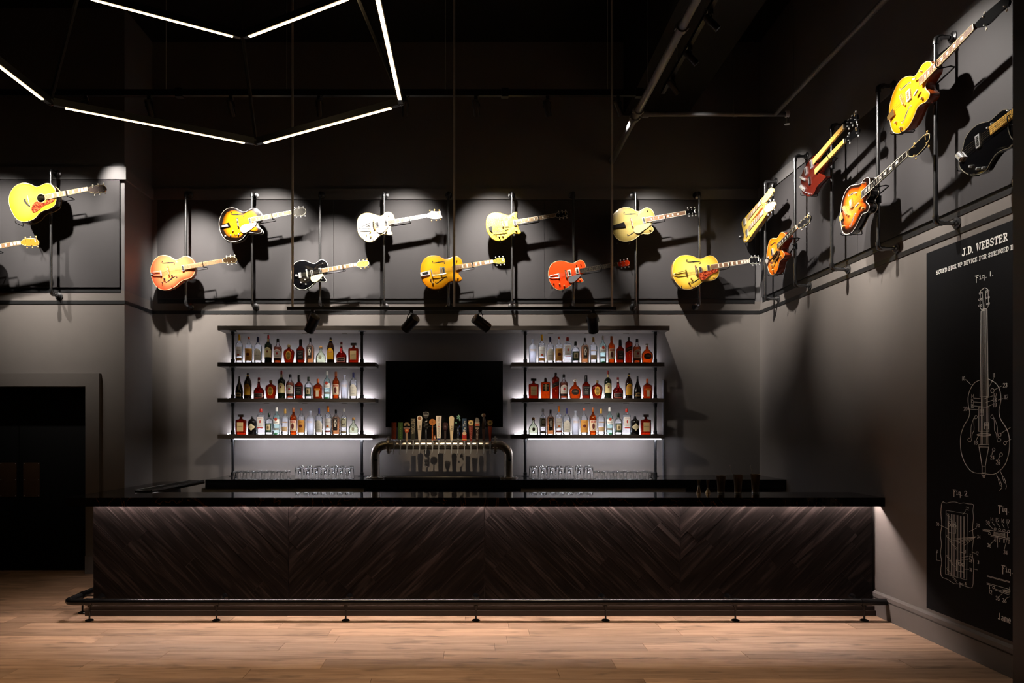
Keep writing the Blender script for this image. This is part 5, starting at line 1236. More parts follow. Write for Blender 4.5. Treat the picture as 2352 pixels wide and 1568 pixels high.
G.append(dict(name='electric_guitar', label='gold sparkle double cutaway electric guitar on the pipe mount', z=Z4, pl=PB, pole=1176, ax=((926, 480), (1755, 338)), c=(1165, 452), depth=.045, arch=.008, top=M['sparkle'], bind=C('#d9a628', .3),
  out=[(924, 430), (936, 362), (972, 321), (1030, 304), (1090, 309), (1150, 328), (1195, 338), (1226, 324), (1257, 301), (1289, 298), (1294, 322), (1287, 350), (1302, 385), (1306, 430), (1304, 470), (1308, 495), (1325, 521), (1337, 546), (1310, 554), (1270, 550), (1230, 561), (1190, 591), (1150, 624), (1090, 639), (1030, 632), (985, 600), (950, 550), (930, 508)],
  necks=[dict(a=(1287, 420), b=(1755, 338), board=C('#9a8468', .35), edge=M['ivory'], inlay='thumb', w0=.05, w1=.041, head=[(1757, 320), (1792, 302), (1890, 291), (1904, 320), (1894, 353), (1792, 368), (1757, 356)], headmat=M['blackgloss'], headbind=M['ivory'], pegmat=M['ivory'], tail=(1010, 495), logo=GD)],
  feats=[('plate', 'tailpiece', [(950, 478), (995, 470), (1000, 545), (960, 515)], M['ebony'], .018), ('rod', 'vibrato_arm', [(1000, 545), (1080, 542), (1165, 530), (1130, 500), (1186, 486)], BK, .004), ('br', (1110, 402), (1126, 490), C('#d8b040', .25, .8)), ('pu', (1166, 442), GD, M['ivory'], (.04, .075)), ('pu', (1268, 430), CH, BK, (.034, .07)),
         ('kn', (1280, 520), GD, .012), ('kn', (1080, 588), GD, .012), ('kn', (1120, 582), GD, .012), ('kn', (1245, 356), BK, .005), ('kn', (1040, 575), BK, .005)], hooks=[(968, 605), (1096, 645)], loop=(1540, 375)))
G.append(dict(name='electric_guitar', label='red-orange single cutaway guitar with silver pickguard and dark fretboard on the pipe mount', z=Z5, pl=PB, pole=1317, ax=((101, 1078), (930, 926)), c=(335, 1040), depth=.05, arch=.009, top=lac('#e8491a', .2), side=lac('#b02c0c'), bind=M['cream'],
  out=[(101, 1035), (119, 955), (160, 906), (220, 884), (290, 886), (350, 905), (395, 911), (440, 890), (480, 874), (520, 886), (544, 925), (548, 975), (536, 1020), (508, 1042), (490, 1058), (490, 1080), (506, 1102), (521, 1126), (490, 1142), (440, 1136), (400, 1147), (360, 1184), (310, 1215), (250, 1234), (192, 1220), (150, 1180), (116, 1122)],
  necks=[dict(a=(478, 1006), b=(930, 926), board=M['ebony'], edge=C('#6a5a48'), inlay='dot', inlaymat=C('#8a8070'), fretmat=C('#8a7c66', .3, .7), w0=.052, w1=.042, head=[(932, 908), (962, 892), (1060, 872), (1077, 905), (1069, 943), (970, 955), (936, 944)], headmat=lac('#b8300e', .2), pegmat=CH, tail=(225, 1062))],
  feats=[('trap', (108, 1080), (226, 1066), CH), ('br', (302, 995), (322, 1100), C('#b89a58', .25, .8)), ('pu', (352, 1032), M['ivory'], BK, (.042, .078)), ('pu', (447, 1006), M['ivory'], BK, (.042, .075)),
         ('plate', 'pickguard', [(340, 1102), (362, 1076), (490, 1046), (445, 1108), (390, 1145), (350, 1140)], C('#b8b8bc', .2, .7), .015), ('kn', (235, 1162), GD), ('kn', (290, 1182), GD), ('kn', (478, 1112), GD), ('kn', (437, 940), BK, .006), ('kn', (490, 930), BK, .006), ('kn', (165, 1160), BK, .007)], hooks=[(150, 1205), (275, 1240)], loop=(725, 965)))
G.append(dict(name='archtop_guitar', label='pale green-gold archtop guitar with olive pickguard and black tailpiece on the pipe mount', z=Z5, pl=PB, pole=1460, ax=((860, 475), (1740, 312)), c=(1125, 430), depth=.08, arch=.014, top=burst('pale_gold', '#9c8b52', '#8f7d46', '#7a6938', (.3, .8, .98)), side=lac('#6c5a34'), bind=M['cream'],
  out=[(858, 430), (871, 352), (910, 292), (970, 253), (1040, 241), (1100, 255), (1150, 282), (1190, 289), (1232, 266), (1280, 246), (1330, 260), (1364, 300), (1376, 350), (1370, 400), (1345, 430), (1334, 450), (1340, 470), (1360, 492), (1360, 520), (1330, 549), (1290, 561), (1240, 556), (1195, 576), (1160, 604), (1110, 634), (1040, 647), (970, 640), (912, 600), (880, 546), (864, 505)],
  necks=[dict(a=(1272, 396), b=(1740, 312), board=M['rosewood'], edge=M['ivory'], inlay='thumb', head=[(1742, 296), (1777, 276), (1802, 257), (1874, 262), (1884, 323), (1802, 333), (1762, 325)], headmat=M['blackgloss'], pegmat=CH, tail=(1015, 448), logo=M['pearl'])],
  feats=[('f', (1005, 312), (1172, 338)), ('f', (1045, 580), (1165, 536)), ('plate', 'tailpiece', [(864, 468), (1008, 422), (1028, 486), (876, 498)], lac('#141010'), .024), ('br', (1086, 372), (1114, 492), M['rosewood']), ('pu', (1243, 402), CH, BK, (.034, .075)),
         ('plate', 'pickguard', [(1130, 492), (1162, 466), (1320, 430), (1302, 480), (1242, 520), (1192, 555), (1142, 550), (1120, 526)], C('#8f8c64', .2, .1), .02), ('kn', (1318, 510), GD, .012), ('kn', (1285, 286), BK, .006)], hooks=[(938, 648), (1080, 655)], loop=(1490, 358)))
G.append(dict(name='archtop_guitar', label='natural blonde archtop guitar with tortoiseshell pickguard in the corner by the mural wall', z=Z6, pl=PB, pole=1606, ax=((132, 1085), (1040, 942)), c=(410, 1050), depth=.1, arch=.014, top=natural, side=lac('#a07838'), bind=M['cream'],
  out=[(130, 1030), (150, 945), (195, 893), (250, 871), (320, 868), (385, 885), (430, 905), (478, 909), (530, 886), (580, 873), (630, 890), (664, 930), (684, 985), (688, 1050), (682, 1100), (658, 1140), (620, 1164), (570, 1169), (520, 1166), (490, 1186), (450, 1220), (400, 1254), (330, 1275), (262, 1270), (202, 1230), (160, 1172), (137, 1120)],
  necks=[dict(a=(586, 1012), b=(1040, 942), board=M['rosewood'], edge=M['ivory'], inlay='many', head=[(1042, 922), (1062, 892), (1158, 892), (1184, 930), (1168, 968), (1072, 978), (1046, 964)], headmat=M['blackgloss'], headbind=M['ivory'], pegmat=CH, tail=(285, 1080), logo=M['pearl'])],
  feats=[('f', (292, 938), (462, 962)), ('f', (345, 1200), (480, 1146)), ('trap', (142, 1105), (285, 1080), C('#b09858', .25, .9)), ('br', (397, 995), (416, 1115), M['rosewood']), ('pu', (455, 1042), CH, BK, (.036, .07)), ('pu', (553, 1022), CH, BK, (.036, .07)),
         ('plate', 'pickguard', [(440, 1112), (462, 1076), (520, 1060), (600, 1042), (668, 1036), (660, 1066), (600, 1092), (550, 1130), (510, 1164), (470, 1164), (440, 1140)], M['tort'], .02), ('kn', (348, 1150), GD), ('kn', (320, 1198), GD), ('kn', (370, 1246), GD), ('kn', (622, 1135), GD)], hooks=[(232, 1250), (395, 1260)], loop=(795, 980)))
# ---- wall with the doors
G.append(dict(name='acoustic_guitar', label='big yellow natural acoustic guitar with red tortoiseshell pickguard above the doors', z=Z1, pl=PL_, pole='left', ax=((80, 418), (790, 292)), c=(290, 395), depth=.115, arch=.003, top=spruce, side=lac('#3a1f10'), bind=M['cream'], bind2=1,
  out=[(78, 385), (94, 320), (140, 260), (210, 234), (272, 245), (328, 270), (372, 256), (420, 238), (465, 251), (496, 290), (505, 345), (503, 400), (488, 440), (440, 470), (392, 484), (352, 510), (320, 548), (272, 574), (210, 584), (150, 560), (110, 500), (88, 445)],
  necks=[dict(a=(408, 366), b=(790, 292), board=M['ltwood'], edge=M['cream'], inlay='many', w0=.056, w1=.044, t0=.26, head=[(792, 282), (842, 263), (940, 251), (962, 290), (946, 318), (846, 333), (796, 311)], headmat=C('#3a2210', .25, 0, .5), headbind=M['cream'], pegmat=M['ivory'], tail=(235, 400), tz=.012)],
  feats=[('hole', (372, 374), .047), ('plate', 'pickguard', [(286, 456), (312, 412), (350, 404), (398, 414), (440, 384), (490, 376), (480, 402), (430, 430), (392, 446), (350, 480), (310, 504), (290, 490)], M['tort'], .0065), ('plate', 'bridge_wing', [(214, 380), (232, 378), (236, 400), (262, 432), (278, 446), (262, 450), (236, 428), (216, 402)], M['ebony'], .0075), ('rod', 'saddle', [(252, 352), (272, 440)], M['ivory'], .003)], hooks=[(150, 592), (272, 590)], loop=(600, 330)))
src = [(83, 1040), (97, 980), (130, 922), (180, 882), (245, 868), (308, 880), (350, 904), (390, 922), (430, 910), (470, 886), (520, 877), (568, 898), (602, 943), (617, 1000), (614, 1060), (592, 1112), (545, 1145), (480, 1164), (430, 1196), (380, 1242), (330, 1268), (270, 1283), (205, 1278), (150, 1243), (112, 1180), (90, 1115)]
sh_ = lambda x, y: (190 + (x - 955) * .84, 778 + (y - 938) * .84)
G.append(dict(name='archtop_guitar', label='archtop guitar whose gold headstock reaches in below the acoustic above the doors', z=Z1, pl=PL_, pole='left2', ax=(sh_(86, 1092), (190, 778)), c=sh_(360, 1065), depth=.09, arch=.013, top=spruce, side=lac('#5a3416'), bind=M['cream'],
  out=[sh_(*p) for p in src],
  necks=[dict(a=sh_(492, 1020), b=(190, 778), board=M['ltwood'], edge=M['cream'], inlay='many', w0=.054, w1=.043, head=[(192, 766), (232, 737), (330, 737), (360, 770), (350, 803), (252, 808), (196, 790)], headmat=C('#b07c28', .25, .2, .5), headbind=M['cream'], pegmat=GD, tail=sh_(220, 1075), logo=M['pearl'])],
  feats=[('f', sh_(222, 952), sh_(378, 970)), ('f', sh_(262, 1192), sh_(404, 1125)), ('trap', sh_(90, 1092), sh_(218, 1088), GD), ('br', sh_(297, 998), sh_(318, 1120), M['rosewood']), ('pu', sh_(480, 1028), CH, BK)], hooks=[sh_(178, 1262), sh_(350, 1250)], loop=(-40, 820)))
# ---- mural wall
G.append(dict(name='lap_steel_guitar', label='cream double-neck lap steel guitar with brown fretboards in the wall corner', cat='lap steel', z=Z6, pl=('r', 3.45), pole='A', ax=((985, 590), (1262, 270)), c=(1110, 420), depth=.05, arch=.002, hard=1, top=burst('cream_lacquer', '#eed070', '#ecc860', '#e8c050'), side=lac('#a87c30'),
  out=[(957, 470), (1003, 408), (1100, 300), (1165, 225), (1205, 215), (1240, 235), (1262, 300), (1250, 340), (1272, 355), (1190, 475), (1100, 600), (1030, 700), (995, 718), (978, 690), (985, 620), (965, 540)],
  necks=[dict(a=(1040, 425), b=(1195, 232), board=M['ltwood'], w0=.06, w1=.06, z=.010, t0=.5, inlay='many', back=lac('#c79a3c'), head=[(1180, 215), (1250, 130), (1312, 50), (1345, 78), (1338, 125), (1232, 252)], headmat=lac('#ecd07c'), pegs=3, sides=(1, -1), tail=(1000, 470)),
         dict(a=(1050, 555), b=(1225, 345), board=M['ltwood'], w0=.06, w1=.06, z=.010, t0=.5, inlay='many', back=lac('#c79a3c'), head=[(1226, 325), (1245, 265), (1340, 218), (1364, 250), (1350, 312), (1265, 360)], headmat=lac('#f0dc9c'), pegs=3, sides=(1, -1), tail=(1015, 600))],
  feats=[('pu', (1003, 470), CH, M['steel'], (.06, .085)), ('pu', (1030, 602), CH, M['steel'], (.06, .085)), ('plate', 'centre_inlay', [(1062, 478), (1190, 310), (1215, 290), (1215, 330)], lac('#8a4a1c'), .0042), ('kn', (945, 645), CH, .012), ('kn', (1010, 690), CH, .009)], hooks=[(985, 640), (1080, 640)], loop=(1210, 235)))
G.append(dict(name='archtop_guitar', label='bright orange cutaway hollow body guitar below the double-neck on the mural wall', z=Z6, pl=PRW, pole='B', ax=((1262, 985), (1650, 527)), c=(1375, 830), depth=.08, arch=.012, top=orangeL, side=lac('#a03a14'), bind=M['cream'],
  out=[(1258, 900), (1268, 800), (1285, 715), (1312, 674), (1345, 662), (1378, 664), (1402, 640), (1424, 602), (1452, 594), (1478, 612), (1490, 655), (1478, 700), (1455, 735), (1440, 775), (1442, 810), (1462, 832), (1474, 868), (1452, 908), (1422, 932), (1405, 975), (1392, 1040), (1352, 1098), (1315, 1100), (1285, 1060), (1268, 980)],
  necks=[dict(a=(1415, 765), b=(1645, 530), board=M['ebony'], edge=C('#b09a70'), w0=.056, w1=.045, z=.03, inlay='thumb', head=[(1648, 510), (1690, 470), (1782, 386), (1812, 400), (1800, 470), (1710, 535), (1665, 550)], headmat=M['blackgloss'], headbind=M['cream'], pegmat=CH, tail=(1300, 930), logo=GD)],
  feats=[('f', (1310, 745), (1378, 722)), ('f', (1330, 1035), (1400, 935)), ('pu', (1345, 830), CH, BK, (.04, .08)), ('plate', 'tailpiece', [(1262, 930), (1300, 880), (1318, 920), (1280, 975)], CH, .022), ('rod', 'vibrato_arm', [(1300, 900), (1340, 930), (1385, 880), (1420, 820)], BK, .008), ('plate', 'pickguard', [(1352, 885), (1400, 835), (1435, 812), (1430, 862), (1400, 920), (1372, 950)], C('#4a2c14', .2), .022), ('kn', (1340, 990), GD), ('kn', (1350, 1045), GD), ('kn', (1440, 880), GD)], hooks=[(1300, 1105), (1370, 1085)], loop=(1545, 640)))
maroon = lac('#4a140c', .16)
G.append(dict(name='double_neck_guitar', label='dark red double-neck bass and guitar with yellow maple necks on the mural wall', z=Z7, pl=PRW, pole='C', ax=((850, 1010), (1300, 480)), c=(990, 880), depth=.045, arch=.003, top=maroon, side=lac('#6a1f10', .2),
  out=[(832, 930), (850, 870), (895, 780), (955, 700), (1005, 655), (1030, 668), (1025, 720), (1040, 770), (1090, 760), (1125, 720), (1122, 770), (1085, 830), (1060, 880), (1090, 920), (1138, 915), (1090, 975), (1030, 1035), (990, 1120), (935, 1158), (880, 1140), (842, 1090), (838, 1010)],
  necks=[dict(a=(1000, 738), b=(1362, 318), board=M['maple'], w0=.062, w1=.045, z=.018, inlay='dot', inlaymat=M['ebony'], back=M['maple'], t0=.1, head=[(1350, 310), (1420, 240), (1492, 160), (1520, 170), (1526, 235), (1440, 300), (1380, 345)], headmat=M['blackgloss'], pegmat=CH, tail=(870, 900), logo=GD, ns=6),
         dict(a=(1020, 860), b=(1370, 490), board=M['maple'], w0=.058, w1=.043, z=.018, inlay='dot', inlaymat=M['ebony'], back=M['maple'], t0=.1, head=[(1362, 470), (1440, 400), (1510, 315), (1545, 345), (1538, 405), (1450, 470), (1385, 515)], headmat=M['blackgloss'], pegmat=CH, pegs=2, tail=(860, 1040), ns=4, logo=GD)],
  feats=[('pu', (970, 770), CH, BK, (.036, .085)), ('pu', (905, 850), CH, BK, (.04, .08)), ('pu', (945, 970), BK, M['chrome'], (.03, .08)), ('br', (838, 920), (900, 960), CH), ('br', (840, 1030), (892, 1080), CH, .012), ('kn', (905, 1110), CH, .009), ('kn', (945, 1125), CH, .009)], hooks=[(860, 1130), (975, 1140)], loop=(1190, 670)))
sunr = burst('sunburst_red', '#f0861a', '#c44c0a', '#180905', (.45, .72, .9))
G.append(dict(name='bass_guitar', label='sunburst hollow body bass guitar with bound edges below the amber bass', cat='bass guitar', z=ZB, pl=PRW, pole='D', ax=((418, 910), (1005, 350)), c=(540, 770), depth=.075, arch=.01, top=sunr, side=lac('#120a07', .15), bind=M['ivory'], bind2=1, fbind=M['ivory'],
  out=[(414, 870), (424, 765), (455, 672), (500, 622), (555, 611), (590, 602), (612, 568), (640, 552), (660, 560), (662, 600), (655, 640), (668, 670), (660, 710), (638, 738), (634, 760), (654, 782), (659, 812), (640, 848), (603, 862), (580, 900), (550, 960), (510, 1018), (462, 1038), (432, 1018), (418, 955)],
  necks=[dict(a=(612, 703), b=(1005, 348), board=M['ebony'], edge=M['ivory'], w0=.06, w1=.043, z=.025, fretmat=M['ivory'], inlay='thumb', head=[(1002, 330), (1050, 285), (1160, 178), (1192, 172), (1200, 212), (1155, 290), (1090, 358), (1050, 374), (1012, 368)], headmat=M['blackgloss'], headbind=M['cream'], pegmat=GD, pegs=2, tail=(440, 885), ns=4, logo=C('#8a7040', .3, .6))],
  feats=[('f', (487, 700), (553, 685)), ('f', (500, 970), (552, 860)), ('pu', (520, 775), GD, M['ivory'], (.05, .085)), ('br', (455, 800), (495, 880), GD), ('plate', 'tailpiece', [(418, 890), (440, 850), (452, 900), (424, 930)], GD, .02), ('rod', 'finger_rest', [(575, 800), (600, 770)], M['ivory'], .008), ('kn', (618, 815), GD, .012), ('kn', (452, 970), GD, .012), ('kn', (560, 685), M['ivory'], .006), ('kn', (620, 595), M['ivory'], .007)], hooks=[(440, 1035), (520, 1030)], loop=(730, 600)))
G.append(dict(name='bass_guitar', label='bright amber hollow body bass guitar high on the mural wall', cat='bass guitar', z=Z8, pl=PRW, pole='E', ax=((662, 1250), (1590, 290)), c=(880, 1010), depth=.08, arch=.012, top=amberL, side=lac('#8a3a12'), bind=M['cream'], fbind=M['cream'],
  out=[(658, 1210), (665, 1105), (700, 985), (750, 885), (810, 825), (875, 808), (925, 808), (962, 762), (1002, 692), (1050, 655), (1095, 656), (1116, 700), (1112, 760), (1080, 820), (1046, 880), (1040, 925), (1055, 955), (1083, 985), (1078, 1030), (1040, 1080), (990, 1106), (952, 1150), (920, 1230), (880, 1310), (830, 1370), (762, 1411), (702, 1400), (672, 1330)],
  necks=[dict(a=(1010, 872), b=(1588, 285), board=M['rosewood'], edge=M['cream'], w0=.06, w1=.044, z=.028, fretmat=M['cream'], inlay='thumb', head=[(1585, 262), (1690, 155), (1845, 20), (1900, -22), (1965, 0), (1950, 62), (1862, 125), (1762, 232), (1702, 280), (1622, 302)], headmat=M['blackgloss'], pegmat=M['ivory'], pegs=2, tail=(730, 1170), ns=4)],
  feats=[('f', (782, 945), (898, 880)), ('f', (802, 1302), (905, 1115)), ('pu', (888, 1010), M['ivory'], GD, (.05, .085)), ('br', (805, 1000), (850, 1120), GD), ('plate', 'tailpiece', [(662, 1240), (720, 1150), (740, 1215), (668, 1280)], C('#b08a50', .25, .8), .022), ('rod', 'finger_rest', [(970, 1012), (1005, 950)], M['ivory'], .009), ('kn', (1020, 1040), GD, .012), ('kn', (745, 1295), GD, .012), ('kn', (795, 1350), GD, .01), ('kn', (1015, 755), M['ivory'], .007), ('rod', 'finger_rest', [(955, 842), (985, 828)], M['ivory'], .007)], hooks=[(700, 1405), (810, 1385)], loop=(1200, 680)))
G.append(dict(name='bass_guitar', label='gloss black bass guitar with yellow maple fretboard beside the black pier', cat='bass guitar', z=ZB, pl=PRW, pole='F', ax=((1405, 400), (1895, 30)), c=(1640, 260), depth=.045, arch=.004, top=lac('#08080a', .14), bind=C('#77705f', .3),
  out=[(1432, 380), (1462, 300), (1482, 220), (1530, 145), (1600, 92), (1690, 66), (1745, 22), (1800, -25), (1845, -30), (1862, 5), (1850, 60), (1850, 130), (1870, 200), (1900, 240), (1870, 290), (1800, 315), (1750, 350), (1700, 420), (1660, 488), (1600, 522), (1510, 525), (1440, 470)],
  necks=[dict(a=(1715, 152), b=(2140, -180), board=M['maple'], w0=.062, w1=.042, z=.018, inlay='dot', inlaymat=M['ebony'], back=M['maple'], head=[(2140, -200), (2200, -250), (2330, -380), (2360, -360), (2350, -290), (2240, -180), (2170, -140)], headmat=M['blackgloss'], pegmat=CH, pegs=2, tail=(1470, 350), ns=4)],
  feats=[('pu', (1605, 240), CH, BK, (.04, .09)), ('br', (1428, 350), (1470, 395), CH, .014), ('kn', (1540, 455), CH, .01), ('kn', (1600, 475), CH, .01), ('kn', (1650, 470), CH, .01), ('kn', (1692, 125), CH, .007), ('kn', (1727, 90), CH, .007)], hooks=[(1440, 480), (1545, 522)], loop=(1880, 60)))
for cfg in G: guitar(cfg)

# ================================================================ pipe mounts
def pole(key, base, nrm, z0, z1, label):
    """upright pipe on two stand-off arms; base = point on the wall, nrm = out of the wall"""
    n = Vector(nrm); so = .165; b = Vector(base)
    t = thing('pipe_mount', label, 'pipe mount', Vector((b.x, b.y, z0)), 'pipe mounts that carry the guitars')
    p = b + n * so
    obj('upright_pipe', MB().cyl((p.x, p.y, z0 + .03), (p.x, p.y, z1 - .03), .0155, 14), M['metal'], t, world=True)
    for z, s in ((z0, 1), (z1, -1)):
        el = [Vector((p.x, p.y, z + s * .055)), Vector((p.x, p.y, z + s * .03)), Vector((p.x, p.y, z + s * .01)) - n * .006, Vector((p.x, p.y, z)) - n * .028, Vector((p.x, p.y, z)) - n * .05]
        obj('elbow', MB().tube(el, [.0225, .021, .0215, .021, .0225], 12), M['metal'], t, world=True)
        obj('standoff_arm', MB().cyl(Vector((p.x, p.y, z)) - n * .045, Vector((b.x, b.y, z)) + n * .02, .0155, 12), M['metal'], t, world=True)
        fz = Vector((b.x, b.y, z)) + n * (.0305 if s < 0 else .0005)
        obj('wall_flange', MB().lathe([(.044, 0), (.044, .009), (.026, .014), (.024, .03), (.018, .031)], 20, fz, n), M['metal'], t, world=True)
    for mat, hk, lp, dep, nz in MOUNTS.get(key, []):
        inv = mat.inverted(); zb = -dep - .006
        lp_ = lp or (0, 0); q0 = Vector(((hk[0][0] + hk[-1][0]) / 2, (hk[0][1] + hk[-1][1]) / 2))
        W = lambda u, v, z: mat @ Vector((u, v, z))
        mid = (q0.x * .25 + lp_[0] * .75, q0.y * .0 + lp_[1] * .9)
        # back bar from below the body to the neck, on the pole side of the guitar
        pl = inv @ Vector((p.x, p.y, 0)); pz = inv @ Vector((p.x, p.y, (z0 + z1) / 2))
        # point on the pipe nearest the body centre line
        dd = (inv @ Vector((p.x, p.y, z1))) - (inv @ Vector((p.x, p.y, z0))); aa = inv @ Vector((p.x, p.y, z0))
        tt = -aa.y / dd.y if abs(dd.y) > 1e-6 else .5
        pp = aa + dd * tt; pp.y -= .03
        clampc = W(pp.x, pp.y, pp.z)
        obj('clamp', MB().cyl(clampc - Vector((0, 0, .03)), clampc + Vector((0, 0, .03)), .022, 12), M['blackmetal'], t, world=True)
        for h in hk:
            obj('body_hook', MB().tube([W(pp.x, pp.y - .02, zb), W(h[0], h[1] + .05, zb), W(h[0], h[1] - .004, zb), W(h[0], h[1] - .012, zb + .012), W(h[0], h[1] - .012, .016), W(h[0], h[1] - .004, .024), W(h[0], h[1] + .014, .025)], .0042, 8), M['blackmetal'], t, world=True)
        if lp:
            obj('neck_arm', MB().tube([W(pp.x, pp.y + .02, zb), W(pp.x + .05, lp[1] - .03, zb), W(lp[0] + .02, lp[1] - .035, zb), W(lp[0] + .02, lp[1] - .03, zb + .03)], .006, 8), M['blackmetal'], t, world=True)
            ring_ = [W(lp[0] + .008 * math.sin(R(a)), lp[1] + .036 * math.cos(R(a)), nz - .012 + .028 * math.sin(R(a))) for a in range(0, 360, 20)]
            obj('neck_loop', MB().tube(ring_, .0038, 8, closed=True), M['blackmetal'], t, world=True)
            obj('neck_arm', MB().tube([W(lp[0] + .02, lp[1] - .03, zb + .03), W(lp[0], lp[1] - .036, nz - .012)], .005, 8), M['blackmetal'], t, world=True)
WHO = {427: 'orange-pink archtop', 579: 'sunburst archtop', 735: 'black guitar', 882: 'white guitar', 1030: 'amber guitar', 1176: 'gold sparkle guitar', 1317: 'red-orange guitar', 1460: 'pale green-gold archtop', 1606: 'natural blonde archtop'}
for px, who in WHO.items(): pole(px, ((px - VPX) * 9.135 / FPX, YB, 0), (0, -1, 0), 3.280, 4.708, 'black pipe wall mount holding the ' + who)
pole('left', ((117 - VPX) * 8.388 / FPX, YL, 0), (0, -1, 0), 3.28, 4.72, 'black pipe wall mount holding the yellow acoustic guitar')
pole('left2', ((-150 - VPX) * 8.388 / FPX, YL, 0), (0, -1, 0), 3.28, 4.72, 'black pipe wall mount holding the guitar with gold headstock')
for k, y, who in (('A', 8.72, 'lap steel'), ('B', 7.913, 'bright orange guitar'), ('C', 7.103, 'double-neck'), ('D', 6.291, 'sunburst bass'), ('E', 5.511, 'amber bass'), ('F', 4.70, 'black bass')):
    pole(k, (XR, y, 0), (-1, 0, 0), 3.28, 4.70, 'black pipe wall mount holding the ' + who)

# ================================================================ patent drawing mural on the right wall
MX = XR - .006
mu = thing('patent_mural', 'black wall panel printed with a white guitar pickup patent drawing', 'mural', (MX, 5.24, .25))
obj('panel', MB().box(MX, XR - .0008, 4.6, 5.874, .25, 3.137), M['muralblack'], mu, False, True)
